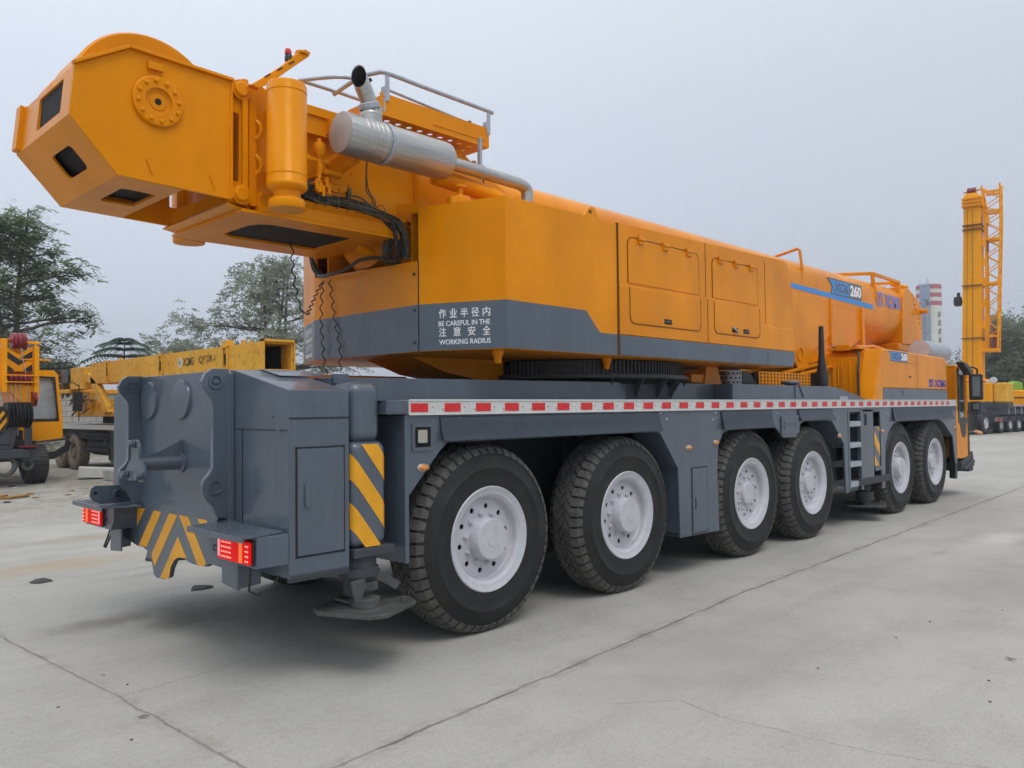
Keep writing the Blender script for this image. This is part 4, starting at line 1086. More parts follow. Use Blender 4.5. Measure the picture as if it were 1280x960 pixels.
# --- cable bundle and hanging leads
def jit(p, s, i): return Vector(p)+Vector((noise.noise(Vector((i*7.3, p[0]*5, 1)))*s, noise.noise(Vector((i*3.1, p[0]*4, 5)))*s, noise.noise(Vector((i*5.7, p[0]*4.5, 9)))*s))
def spline(pts, n=6):
    P = [Vector(p) for p in pts]; out = []
    for i in range(len(P)-1):
        a, b, c_, d = P[max(i-1, 0)], P[i], P[i+1], P[min(i+2, len(P)-1)]
        for k in range(n):
            t = k/n; out.append(.5*((2*b)+(c_-a)*t+(2*a-5*b+4*c_-d)*t*t+(3*b-a-3*c_+d)*t**3))
    out.append(P[-1]); return out
path = [(-.92, .86, 3.36), (-.78, .86, 3.335), (-.55, .86, 3.33), (-.30, .86, 3.32), (-.12, .87, 3.30), (.02, .88, 3.24), (.07, .88, 3.12), (.09, .90, 3.0)]
for i in range(14):
    m = MB(); off = Vector((0, random.uniform(-.035, .03), random.uniform(-.012, .05)))
    pts = [jit(Vector(p)+off*(1 if k < 5 else 1.5), .03, i) for k, p in enumerate(path)]
    m.tube(spline(pts), .009, 6); m.build('cable', CABLE if i % 3 else CABLE2, bf)
m = MB()
for k in range(60):   # knot of plugs at the left end
    a = Vector((-.93+random.uniform(-.05, .07), .84+random.uniform(-.05, .05), 3.38+random.uniform(-.05, .05)))
    b = a+Vector((random.uniform(-.09, .09), random.uniform(-.03, .03), random.uniform(-.06, .09))); c_ = b+Vector((random.uniform(-.05, .05), 0, random.uniform(-.05, .05)))
    m.tube(spline([a, b, c_], 4), .006, 5)
m.build('cable_tangle', CABLE, bf)
m = MB()
for x in (-.80, -.72, -.62, -.52, -.43, -.36, -.26, -.18): m.lathe([(.052, -.006), (.056, 0), (.052, .006)], (x, .862, 3.348), (1, .1, .2), 14)
m.build('cable_tie', CABLE2, bf)
for i in range(9):
    m = MB(); y = .90+random.uniform(-.05, .10)
    m.tube(spline([jit((-.18+i*.02, .88, 3.31), .02, i), jit((-.02, y, 3.20), .05, i+3), jit((.0+random.uniform(-.06, .06), y+.05, 3.05), .06, i+5), (.06, y+.10, 2.98), (.3, y+.15, 2.95)]), .010, 6)
    m.build('cable', CABLE if i % 3 else CABLE2, bf)
m = MB(); m.tube(spline([(-.46, .66, 3.66), (-.40, .75, 3.58), (-.30, .86, 3.50), (-.22, .88, 3.42), (-.26, .88, 3.34)]), .006, 5); m.tube(spline([(-.45, .68, 3.65), (-.34, .84, 3.50), (-.26, .88, 3.45), (-.22, .88, 3.36)]), .006, 5)
m.box(-.47, .90, 3.42, -.44, .93, 3.50); m.tube(spline([(-.44, .90, 3.44), (-.36, .88, 3.43), (-.25, .86, 3.36), (-.1, .84, 3.30)]), .008, 5); m.build('sensor_wire', CABLE2, bf)
for pts in ([(.08, 2.20, 3.05), (.02, 2.10, 2.99), (-.02, 1.9, 2.97), (-.03, 1.6, 2.98), (-.05, 1.35, 3.03), (-.02, 1.1, 3.02), (.05, .95, 2.98)], [(.0, 2.25, 3.30), (.04, 2.24, 3.15), (.06, 2.2, 3.02), (.08, 2.1, 3.01)], [(.02, 2.28, 3.3), (.05, 2.26, 3.1), (.07, 2.2, 3.02)], [(.03, 2.30, 3.3), (.07, 2.28, 3.15), (.10, 2.22, 3.03)], [(.0, 2.22, 3.28), (.03, 2.20, 3.1), (.08, 2.15, 3.02)]):
    m = MB(); m.tube(spline(pts), .016, 8); m.build('cable', CABLE, bf)
def coil(pts, r=.018, pitch=.05, w=.006):
    P = spline(pts, 24); out = []; s = 0
    for i, p in enumerate(P):
        if i: s += (p-P[i-1]).length
        a = 2*math.pi*s/(pitch*2.2); out.append(p+Vector((math.cos(a)*r*.6, math.sin(a)*r, math.sin(a*1.0)*r*.2)))
    m = MB(); m.tube(out, w, 6); return m
coil([(-.56, 1.6, 3.17), (-.55, 1.6, 2.9), (-.49, 1.6, 2.63), (-.42, 1.6, 2.55), (-.30, 1.75, 2.62), (-.05, 2.0, 2.85), (.04, 2.07, 2.93)]).build('coiled_lead', CABLE, bf)
coil([(.05, 2.09, 2.95), (.04, 2.10, 2.6), (.05, 2.08, 2.25), (.06, 2.05, 2.08)]).build('coiled_lead', CABLE, bf)
coil([(.06, 1.98, 2.95), (.065, 1.92, 2.6), (.06, 1.82, 2.3), (.05, 1.80, 2.08)]).build('coiled_lead', CABLE, bf)

# --- muffler, pipe and stack
my, mz = .56, 3.79
m = MB(); A_, B_ = Vector((-.77, my, mz)), Vector((.27, my, mz+.0))
m.lathe([(0, .012), (.10, .008), (.146, .0), (.154, .004), (.156, .02), (.156, .33), (.160, .335), (.160, .345), (.156, .35), (.156, .97), (.150, 1.02), (.125, 1.05), (.05, 1.055)], A_, (1, 0, 0), 56)
mu = m.build('muffler', SILVER, crane, smooth=30)
m = MB(); m.lathe([(0, -.004), (.143, -.004), (.150, .0)], A_, (1, 0, 0), 48); m.build('muffler_cap', plain('dull_grey_end_cap', (.42, .39, .37, 1), .6, .1, .12, 6), mu)
m = MB()
for x in (-.62, -.57, -.53, -.49): m.lathe([(.157, 0), (.159, .004), (.157, .008)], (x, my, mz), (1, 0, 0), 48)
split(m.build('muffler_ring', SILVER, mu))
m = MB(); m.tube(spline([(.27, my, mz), (.6, my, mz), (1.0, my, mz-.01), (1.17, my, mz-.015), (1.25, my, mz-.05), (1.26, my, mz-.14), (1.26, my, mz-.3)], 8), .056, 20); m.build('tail_pipe', SILVER, mu, smooth=60)
m = MB(); sp_ = spline([(-.50, my, mz+.12), (-.50, my, mz+.22), (-.515, my, mz+.30), (-.575, my-.01, mz+.40)], 8); m.tube(sp_, [.078]*8+[.064]*(len(sp_)-8), 22)
st = m.build('exhaust_stack', SILVER, mu, smooth=60)
m = MB(); d = (sp_[-1]-sp_[-2]).normalized(); e = sp_[-1]; 
# slanted open mouth
mouth = []; u_ = d.orthogonal().normalized(); w_ = d.cross(u_)
side_dir = Vector((.6, .1, .6)).normalized()
for k in range(24):
    a = 2*math.pi*k/24; r_ = u_*math.cos(a)+w_*math.sin(a); mouth.append((e+r_*.062, e+r_*.062+d*(.075+.085*r_.dot(Vector((.85, .5, 0)).normalized()))))
VA = [m.bm.verts.new(p) for p, q in mouth]; VB = [m.bm.verts.new(q) for p, q in mouth]
for k in range(24): m._f([VA[k], VA[(k+1) % 24], VB[(k+1) % 24], VB[k]])
m.build('stack_mouth', SILVER, st, smooth=60, recalc=False)
m = MB(); m.cyl(e-d*.01, e+d*.001, .058, 20)
VB = [m.bm.verts.new(e+(q-e)*.93) for p, q in mouth]; VA = [m.bm.verts.new(e+(p-e)*.93) for p, q in mouth]
for k in range(24): m._f([VA[k], VA[(k+1) % 24], VB[(k+1) % 24], VB[k]])
m.build('stack_mouth_black', HOLE, st, recalc=False)  # black inner wall of the open mouth
m = MB(); m.lathe([(.078, 0), (.082, .005), (.082, .04), (.078, .045)], sp_[10], d+Vector((.1, 0, .5)), 24); m.lathe([(.160, 0), (.163, .003), (.163, .037), (.160, .04)], (-.40, my, mz), (1, 0, 0), 48); m.lathe([(.057, 0), (.061, .003), (.061, .033), (.057, .036)], (.66, my, mz), (1, 0, 0), 24)
m.box(-.40, my+.02, mz+.15, -.37, my+.05, mz+.30); m.box(.66, my+.0, mz+.05, .69, my+.03, mz+.30); split(m.build('pipe_clamp', RAILM, mu))
# box above with punched floor, and its guard rail
bx0, bx1, by0, by1, bz0, bz1 = -.285, .93, .72, 1.18, 4.095, 4.275
m = MB(); hol = []
for i in range(9):
    x = bx0+.14+i*.115
    hol.append(circ(x, by0+.10, .026, 12)); 
    if i % 2 == 0: hol.append(circ(x+.03, by0+.22, .026, 12))
m.plate([(bx0, by0), (bx1, by0), (bx1, by1), (bx0, by1)], hol, (0, 0, bz0), (1, 0, 0), (0, 1, 0), .006)
m.box(bx0, by0, bz0+.006, bx1, by0+.006, bz1); m.box(bx0, by1-.006, bz0+.006, bx1, by1, bz0+.05); m.box(bx0, by0+.006, bz0+.006, bx0+.006, by1-.006, bz1-.03); m.box(bx1-.006, by0+.006, bz0+.006, bx1, by1-.006, bz1)
m.box(bx0+.55, by0-.006, bz0+.05, bx1-.05, by0, bz0+.056)
sb = m.build('heat_guard', YEL, crane)
m = MB(); m.box(bx0+.03, by0-.004, bz0+.03, bx0+.045, by0, bz0+.14); m.lathe([(0, -.008), (.012, -.006), (.014, 0)], (bx0+.04, by0, bz1-.02), (0, 1, 0), 10); m.build('guard_slot', RAILM, sb)
m = MB()
r0 = [(bx0-.12, by1+.02, bz1+.08), (bx0-.06, by0+.22, bz1+.155), (bx0+.01, by0+.06, bz1+.175), (bx0+.08, by0, bz1+.17), (bx0+.5, by0-.0, bz1+.165), (bx1-.1, by0, bz1+.16), (bx1+.05, by0, bz1+.155)]
m.tube(spline(r0), .0185, 10)
m.tube(spline([(bx1-.02, by1, bz1+.02), (bx1-.4, by1, bz1+.06), (bx0+.4, by1, bz1+.09), (bx0, by1, bz1+.10), (bx0-.25, by1, bz1+.10), (bx0-.44, by1-.02, bz1+.09), (bx0-.46, by1-.08, bz1+.075), (bx0-.30, by0+.16, bz1+.08), (bx0-.14, by0+.12, bz1+.10)]), .0155, 10)
m.tube([(bx0+.1, by0+.1, bz1+.09), (bx1-.25, by0+.1, bz1+.04), (bx1-.12, by0+.12, bz1+.035)], .012, 8)
m.build('guard_rail', RAILM, sb, smooth=60)
m = MB()
for x in (bx0+.045, bx1-.03): m.box(x, by0-.007, bz0+.12, x+.045, by0-.001, bz1+.17); m.box(x, by0, bz1-.02, x+.04, by0+.05, bz1+.06)
split(m.build('rail_post', RAILM, sb, bevel=.003))
m = MB()
for p in ((bx0-.02, by0+.1, bz1+.12), (bx1-.12, by0+.12, bz1+.06)): m.lathe([(0, 0), (.016, 0), (.016, .03), (0, .03)], p, (0, 1, 0), 10)
split(m.build('rail_cap', BLACKP, sb))

# --- things on the deck in front of the ring
m = MB()   # punched yellow guard with real holes
hol = []
x0, x1, z0, z1 = 5.82, 7.62, 1.985, 2.185
nx, nz = 18, 4
for i in range(nx):
    for j in range(nz):
        cx2 = x0+.06+i*(x1-x0-.12)/(nx-1); cz2 = z0+.03+j*(z1-z0-.06)/(nz-1); hol.append([(cx2-.022, cz2-.014), (cx2+.022, cz2-.014), (cx2+.022, cz2+.014), (cx2-.022, cz2+.014)])
m.plate([(x0, z0), (x1, z0), (x1, z1), (x0, z1)], hol, (0, .62, 0), (1, 0, 0), (0, 0, 1), -.004)
g_ = m.build('punched_guard', YEL, crane)
m = MB(); m.box(5.8, .66, 1.97, 7.62, 2.4, 2.17); m.build('guard_interior', UNDER, g_)
m = MB(); m.lathe([(.15, 1.98), (.15, 2.17), (0, 2.17)], (5.05, .62, 0), (0, 0, 1), 28); m.lathe([(.14, 1.98), (.14, 2.15), (0, 2.15)], (5.45, .75, 0), (0, 0, 1), 28); pc = m.build('perforated_canister', RAILM, crane)
m = MB()
for k in range(16):
    for j in range(3):
        a = 2*math.pi*(k+.5*(j % 2))/16; m.lathe([(0, .151), (.014, .151), (.014, .148)], (5.05, .62, 2.02+j*.055), (math.cos(a), math.sin(a), 0), 6)
m.build('canister_holes', HOLE, pc)
m = MB(); m.prism([(5.2, 1.97), (5.2, 2.17), (5.35, 2.17), (5.62, 1.97)], 'y', .52, .56); m.build('black_shield', BLACKP, crane)
m = MB(); m.prism([(4.2, 1.98), (4.25, 2.20), (4.5, 2.20), (4.6, 1.98)], 'y', .48, .6); m.box(3.95, .5, 2.0, 4.3, .7, 2.10); m.prism([(4.65, 1.98), (4.65, 2.12), (4.95, 2.12), (5.05, 1.98)], 'y', .7, 1.6); m.box(4.2, .9, 2.0, 5.2, 2.2, 2.18); m.build('boom_prop', YEL, crane, bevel=.006)
m = MB(); m.lathe([(.060, 1.97), (.078, 2.0), (.080, 2.12), (.060, 2.25), (.042, 2.40), (.034, 2.78), (.030, 2.82), (0, 2.82)], (6.84, .2, 0), (0, 0, 1), 18); m.box(6.78, .18, 1.97, 7.02, .34, 2.16); m.build('snorkel_pipe', BLACKP, crane)
m = MB(); m.bar((7.1, .9, 2.20), (8.7, .9, 2.42), .06, .04); m.bar((7.1, .7, 2.16), (8.6, .7, 2.36), .05, .03); m.build('brace_rod', YEL, crane)

# --- carrier engine hood
m = MB()
m.prism([(8.56, 1.97), (8.57, 2.50), (8.62, 2.57), (8.75, 2.585), (11.60, 2.555), (11.74, 2.54), (11.77, 2.48), (11.76, 1.97)], 'y', .0, 3.0)
hd_ = m.build('engine_hood', YEL, crane, bevel=.03, seg=4)
m = MB(); m.prism([(8.57, 1.79), (8.57, 1.972), (11.76, 1.972), (11.76, 1.79)], 'y', -.004, 3.004); m.prism(rrect(9.42, 1.865, 10.05, 1.968, .02), 'y', -.012, -.003); m.build('grey_band', GREY, hd_, bevel=.004)
m = MB()   # rear bay with ribbed sheet metal left of the corner post
m.prism([(8.20, 1.79), (8.55, 2.58), (8.575, 2.58), (8.575, 1.79)], 'y', .0, .26)
m.build('corner_post', YEL, hd_, bevel=.03, seg=3)
m = MB()
m.box(8.40, .262, 1.79, 8.57, .86, 2.46)
for y in (.30, .42, .55, .66, .74): m.tube([(8.40, y, 1.80), (8.395, y, 2.35), (8.40, y+.0, 2.40)], .016, 8)
for y in (.52, .60, .68): m.bar((8.385, y, 2.02), (8.385, y, 2.34), .02, .02)
m.build('ribbed_bay', YEL, hd_, bevel=.01)
m = MB(); m.tube(spline([(8.2, .22, 1.80), (8.22, .23, 2.0), (8.27, .25, 2.25), (8.40, .28, 2.45), (8.6, .40, 2.60)]), .02, 8); m.build('bay_hose', CABLE, hd_)
m = MB(); m.box(8.5, .3, 2.585, 8.9, .8, 2.62); m.box(8.45, .45, 2.57, 8.6, .65, 2.66); m.tube([(8.6, .4, 2.62), (9.2, .35, 2.66), (9.6, .35, 2.63)], .03, 8); m.build('hood_top_parts', YEL, hd_, bevel=.005)
m = MB(); m.lathe([(0, 0), (.26, 0), (.30, .03), (.30, .08), (0, .10)], (9.3, .9, 2.6), (0, 0, 1), 24); m.build('air_inlet_cap', GREY, hd_)
m = MB(); cn_ = [(11.757,2.791)][0]; m.cyl((cn_[0], .45, 2.72), (cn_[0]+1.3, .45, 2.72), .19, 36); m.box(cn_[0]+.2, .35, 2.5, cn_[0]+.3, .55, 2.6); m.box(cn_[0]+.9, .35, 2.5, cn_[0]+1.0, .55, 2.6); m.build('silver_canister', RAILM, hd_)
m = MB(); m.lathe([(.178, 0), (.182, -.014), (0, -.018)], (cn_[0], .45, 2.72), (1, 0, 0), 36); m.build('canister_lid', WHEELP, hd_)
badge(8.93, 2.40, .78, .16, 0, hd_, notch=True)
emblem(10.76, 2.02, .22, .13, -.001, INDIGO, hd_); text('lettering', 'XCMG', (11.06, -.001, 2.02), (1, 0, 0), (0, 0, 1), .13, INDIGO, hd_, .64, .04, off=.002)
m = MB(); m.box(9.75, -.006, 2.16, 9.86, -.001, 2.185); m.build('hood_latch', SEAM, hd_)
m = MB(); m.box(9.1, -.002, 2.385, 10.15, .0, 2.390); m.box(10.15, -.002, 1.99, 10.155, 0, 2.54); m.build('hood_gap', SEAM, hd_, smooth=0)

# --- driving cab ahead of the front axle
m = MB()
body = [(12.27, .72), (12.27, 1.72), (12.36, 1.80), (12.38, 2.36), (12.44, 2.44), (12.90, 2.44), (12.98, 2.36), (13.04, 1.6), (13.04, .70), (12.5, .70)]
win = [(12.47, 1.42), (12.46, 2.30), (12.50, 2.36), (12.86, 2.36), (12.91, 2.28), (12.95, 1.52), (12.90, 1.42)]
m.plate(body, [win], (0, .0, 0), (1, 0, 0), (0, 0, 1), -.04)
m.plate(body, [win], (0, 2.96, 0), (1, 0, 0), (0, 0, 1), -.04)
m.plate([(.04, .72), (2.96, .72), (2.96, 2.42), (.04, 2.42)], [rrect(.20, 1.80, 2.80, 2.34, .04)], (12.30, 0, 0), (0, 1, 0), (.045, 0, 1), .03)
m.box(12.40, .03, 2.405, 12.95, 2.97, 2.445); m.plate([(.04, .72), (2.96, .72), (2.96, 2.42), (.04, 2.42)], [rrect(.20, 1.50, 2.80, 2.34, .04)], (13.03, 0, 0), (0, 1, 0), (-.05, 0, 1), -.03)
cab = m.build('driving_cab', YEL, crane, bevel=.012)
m = MB(); m.box(12.32, .2, .9, 12.9, 2.8, 1.6); m.box(12.55, .4, 1.5, 12.75, .9, 2.15); m.build('cab_interior', UNDER, cab)
m = MB(); m.prism(win, 'y', .020, .025); m.prism(win, 'y', 2.975, 2.98); m.build('side_glass', GLASS, cab)
m = MB(); m.prism([(12.40, 1.36), (12.36, 2.38), (12.45, 2.40), (12.49, 1.46), (12.92, 1.46), (12.95, 1.36)], 'y', -.008, .0); m.prism([(12.98, .62), (13.06, .62), (13.05, 1.60), (13.0, 1.60)], 'y', -.012, .0)
m.prism([(12.48, 1.36), (12.90, 1.36), (12.84, 1.14), (12.78, 1.08), (12.62, 1.10), (12.55, 1.20)], 'y', -.006, .0); m.build('window_rubber', BLACKP, cab)
m = MB(); m.tube([(12.30, -.03, 1.60), (12.28, -.05, 1.9), (12.33, -.05, 2.05), (12.40, -.02, 2.08)], .014, 8); m.build('grab_handle', BLACKP, cab)
m = MB(); m.prism([(12.20, 2.47), (12.22, 2.50), (12.45, 2.48), (12.78, 2.36), (12.80, 2.28), (12.70, 2.26), (12.5, 2.36)], 'y', -.16, -.03); m.build('sun_visor', BLACKP, cab, bevel=.012)
m = MB(); m.prism([(12.45, .46), (12.45, .62), (12.9, .72), (13.2, .76), (13.28, .52)], 'y', -.03, .5); m.box(13.0, 0, .42, 13.3, 3, .8); m.bar((12.5, -.05, .50), (13.15, -.05, .62), .05); st_b = m.build('step_bumper', GREY_D, cab, bevel=.015)
m = MB(); m.prism([(12.20, .35), (12.32, .33), (12.40, .75), (12.30, 1.6), (12.24, 1.68), (12.22, .7)], 'y', .02, .12); m.build('rear_mudflap', BLACKP, cab)
m = MB(); m.tube(spline([(12.9, .0, 2.36), (13.0, -.08, 2.42), (13.12, -.15, 2.38), (13.12, -.15, 2.28)]), .018, 8); m.tube([(13.0, -.02, 1.55), (13.1, -.10, 1.58), (13.12, -.14, 1.62)], .014, 8); m.tube([(13.12, -.14, 1.62), (13.1, -.11, 1.30), (13.1, -.14, 1.22)], .011, 6)
mr = m.build('mirror_arm', BLACKP, cab)
m = MB(); m.obox(Vector((13.12, -.13, 2.04)), (.12, .235, .50), Matrix.Rotation(R(8), 3, 'Z')); m.obox(Vector((13.12, -.12, 1.67)), (.12, .19, .19), Matrix.Rotation(R(8), 3, 'Z')); mh = m.build('mirror_housing', BLACKP, cab, bevel=.03, seg=3)
m = MB(); m.obox(Vector((13.055, -.15, 2.05)), (.004, .13, .38), Matrix.Rotation(R(8), 3, 'Z')); m.obox(Vector((13.055, -.14, 1.67)), (.004, .11, .12), Matrix.Rotation(R(8), 3, 'Z')); m.build('mirror_glass', plain('mirror_glass', (.16, .17, .17, 1), .08, 1, .3, 3, 0), mh)
m = MB(); m.lathe([(0, 0), (.06, 0), (.08, .03), (.05, .05), (0, .05)], (13.1, -.16, 1.20), (0, .3, -1), 14); m.build('kerb_mirror', AMBER, cab)
m = MB(); m.lathe([(.05, 2.445), (.05, 2.50), (.02, 2.53), (0, 2.53)], (12.7, .3, 0), (0, 0, 1), 12); m.build('cab_beacon', AMBER, cab)
# ================================================================== GROUND
def ground_mat():
    t = NT('worn_yard_concrete'); b = t.b
    tc = t.n('ShaderNodeTexCoord'); v = tc.outputs['Object']
    big = t.noise(v, .22, 5, .6); mid = t.noise(v, 1.3, 6, .65); fine = t.noise(v, 22, 6, .7); grit = t.noise(v, 95, 4, .75)
    stretch = t.n('ShaderNodeMapping'); stretch.inputs['Scale'].default_value = (.25, 1.8, 1); stretch.inputs['Rotation'].default_value = (0, 0, R(4)); t.l(v, stretch.inputs[0])
    trk = t.noise(stretch.outputs[0], 1.1, 6, .6)
    c = t.mix(t.ramp(big, [(.35, (0, 0, 0)), (.65, (1, 1, 1))]), (0.352, 0.344, 0.306, 1), (0.419, 0.412, 0.380, 1))
    c = t.mix(t.ramp(mid, [(.45, (0, 0, 0)), (.75, (.6, .6, .6))]), c, (0.286, 0.278, 0.250, 1))
    c = t.mix(t.ramp(trk, [(.5, (0, 0, 0)), (.78, (.55, .55, .55))]), c, (0.258, 0.254, 0.231, 1))
    c = t.mix(t.ramp(fine, [(.45, (0, 0, 0)), (.8, (.5, .5, .5))]), c, (0.492, 0.485, 0.450, 1))
    c = t.mix(t.ramp(fine, [(.22, (.55, .55, .55)), (.42, (0, 0, 0))]), c, (0.218, 0.214, 0.195, 1))
    c = t.mix(t.ramp(grit, [(.33, (.8, .8, .8)), (.47, (0, 0, 0))]), c, (0.166, 0.161, 0.149, 1))
    c = t.mix(t.ramp(grit, [(.60, (0, 0, 0)), (.75, (.35, .35, .35))]), c, (0.610, 0.602, 0.564, 1))
    # muddy patches in the yard at the back left
    sx = t.n('ShaderNodeSeparateXYZ'); t.l(v, sx.inputs[0])
    def sm(val, a, bb):
        m = t.n('ShaderNodeMapRange', _interpolation_type='SMOOTHSTEP'); t.l(val, m.inputs[0]); m.inputs[1].default_value = a; m.inputs[2].default_value = bb; return m.outputs[0]
    back = sm(t.math('ADD', sx.outputs[1], t.math('MULTIPLY', sx.outputs[0], -.15)), 8.5, 13)
    mud = t.math('MULTIPLY', back, t.ramp(t.noise(v, .9, 7, .7), [(.40, (.15, .15, .15)), (.62, (1, 1, 1))]))
    c = t.mix(t.math('MULTIPLY', mud, .8), c, (.24, .215, .165, 1))
    c = t.mix(t.math('MULTIPLY', back, t.ramp(t.noise(v, 3.2, 7, .75), [(.54, (0, 0, 0)), (.62, (.85, .85, .85))])), c, (.09, .085, .07, 1))
    def blob(x, y, rx, ry, col, amt, nsc=3, base=None, edge=.55):
        mp = t.n('ShaderNodeMapping'); mp.vector_type = 'POINT'; mp.inputs['Location'].default_value = (-x/rx, -y/ry, 0); mp.inputs['Scale'].default_value = (1/rx, 1/ry, 0); t.l(v, mp.inputs[0])
        ln = t.n('ShaderNodeVectorMath', _operation='LENGTH'); t.l(mp.outputs[0], ln.inputs[0])
        d = t.math('ADD', ln.outputs['Value'], t.math('MULTIPLY', t.noise(v, nsc, 6, .7), 1.1))
        m = t.n('ShaderNodeMapRange', _interpolation_type='SMOOTHSTEP'); t.l(d, m.inputs[0]); m.inputs[1].default_value = 1.45; m.inputs[2].default_value = edge; m.inputs[3].default_value = 0; m.inputs[4].default_value = amt
        return t.mix(m.outputs[0], base, col)
    c = blob(-1.25, 5.6, 1.7, .75, (.33, .25, .14, 1), .6, 2.5, c)
    c = blob(-.2, 7.5, 1.6, .5, (.26, .20, .12, 1), .5, 2.5, c)
    c = blob(-1.7, 2.6, .9, .35, (.17, .15, .11, 1), .7, 4, c)
    c = blob(-1.2, 2.2, .6, .5, (.15, .135, .11, 1), .6, 4, c)
    c = blob(7.6, -1.75, 1.1, .35, (.50, .49, .46, 1), .8, 4, c)
    c = blob(5.0, -2.4, 3.2, .9, (.245, .24, .215, 1), .55, 1.6, c)
    c = blob(1.0, -1.5, 2.0, 1.1, (.27, .265, .24, 1), .5, 1.6, c)
    for q in ((-2.9, 1.6, .16, .10), (6.0, -1.5, .35, .12), (-.6, 4.3, .5, .2)): c = blob(*q, (.12, .115, .10, 1), .3, 6, c)
    # joints between the slabs and hairline cracks
    wob = t.n('ShaderNodeTexNoise', Scale=3.0, Detail=6, Roughness=.7); t.l(v, wob.inputs['Vector'])
    sub = t.n('ShaderNodeVectorMath', _operation='SUBTRACT'); t.l(wob.outputs['Color'], sub.inputs[0]); sub.inputs[1].default_value = (.5, .5, .5)
    mul = t.n('ShaderNodeVectorMath', _operation='SCALE'); t.l(sub.outputs[0], mul.inputs[0]); mul.inputs['Scale'].default_value = .09
    add = t.n('ShaderNodeVectorMath', _operation='ADD'); t.l(v, add.inputs[0]); t.l(mul.outputs[0], add.inputs[1])
    flat = t.n('ShaderNodeVectorMath', _operation='MULTIPLY'); t.l(add.outputs[0], flat.inputs[0]); flat.inputs[1].default_value = (1, 1, 0)
    P = flat.outputs[0]
    def seg(a, bb):
        A, B = Vector((*a, 0)), Vector((*bb, 0)); d = B-A
        s1 = t.n('ShaderNodeVectorMath', _operation='SUBTRACT'); t.l(P, s1.inputs[0]); s1.inputs[1].default_value = A
        dt = t.n('ShaderNodeVectorMath', _operation='DOT_PRODUCT'); t.l(s1.outputs[0], dt.inputs[0]); dt.inputs[1].default_value = d
        m = t.math('DIVIDE', dt.outputs['Value'], d.length_squared); m.node.use_clamp = True
        sc = t.n('ShaderNodeVectorMath', _operation='SCALE'); sc.inputs[0].default_value = d; t.l(m, sc.inputs['Scale'])
        ds = t.n('ShaderNodeVectorMath', _operation='DISTANCE'); t.l(s1.outputs[0], ds.inputs[0]); t.l(sc.outputs[0], ds.inputs[1])
        return ds.outputs['Value']
    def poly(pts):
        o = None
        for a, bb in zip(pts, pts[1:]):
            q = seg(a, bb); o = q if o is None else t.math('MINIMUM', o, q)
        return o
    j1 = poly([(-3.6, -1.15), (-1.88, -1.08), (.05, -.95), (2.82, -.76), (8.4, -.62), (16, -.45), (40, 0)])
    j2 = poly([(-2.6, 9.0), (-2.52, 4.8), (-2.41, 2.78), (-2.27, .69), (-2.2, -1.08), (-2.1, -4)])
    j3 = poly([(-2.27, .69), (-1.69, .75), (-1.15, .88), (1.5, 1.0)])
    j4 = poly([(-.35, -1.55), (-.02, -1.82), (-.08, -2.12), (-.04, -2.56), (.02, -2.94), (.3, -3.6)])
    j5 = poly([(9.2, -.7), (9.8, -2.2), (9.9, -5)]); j6 = poly([(-3.6, 4.9), (-2.52, 4.8), (2, 4.6)]); j7 = poly([(4.6, -.7), (4.75, -1.5), (5.3, -2.3)])
    gate = t.ramp(t.noise(v, 1.7, 4, .6), [(.30, (.35, .35, .35)), (.62, (1, 1, 1))])
    def line(dist, w, k):
        m = t.n('ShaderNodeMapRange', _interpolation_type='SMOOTHSTEP'); t.l(dist, m.inputs[0]); m.inputs[1].default_value = w; m.inputs[2].default_value = w*.25; m.inputs[3].default_value = 0; m.inputs[4].default_value = k
        return m.outputs[0]
    L = t.math('MAXIMUM', line(j1, .018, .7), line(j2, .014, .55))
    for jj, w, k in ((j3, .010, .35), (j4, .006, .45), (j5, .015, .4), (j6, .015, .5), (j7, .006, .4)): L = t.math('MAXIMUM', L, line(jj, w, k))
    halo = t.math('MULTIPLY', t.math('MAXIMUM', line(j1, .11, .5), line(j2, .10, .4)), t.ramp(t.noise(v, 4, 6, .7), [(.45, (0, 0, 0)), (.68, (1, 1, 1))]))
    c = t.mix(halo, c, (.17, .155, .115, 1))
    Lg = t.math('MULTIPLY', L, gate)
    c = t.mix(Lg, c, (.055, .050, .042, 1))
    t.l(c, b.inputs['Base Color'])
    t.l(t.math('ADD', t.math('MULTIPLY', mid, .25), .62), b.inputs['Roughness'])
    b.inputs['Specular IOR Level'].default_value = .35
    h = t.math('SUBTRACT', t.math('ADD', t.math('MULTIPLY', fine, .5), t.math('MULTIPLY', grit, .25)), t.math('MULTIPLY', Lg, 1.6))
    t.l(t.bump(h, .45, .012), b.inputs['Normal'])
    return t.m
m = MB()
m.quad((-900, -900, 0), (1500, -900, 0), (1500, 1500, 0), (-900, 1500, 0))
tag(m.build('ground', ground_mat(), smooth=0), kind='structure')

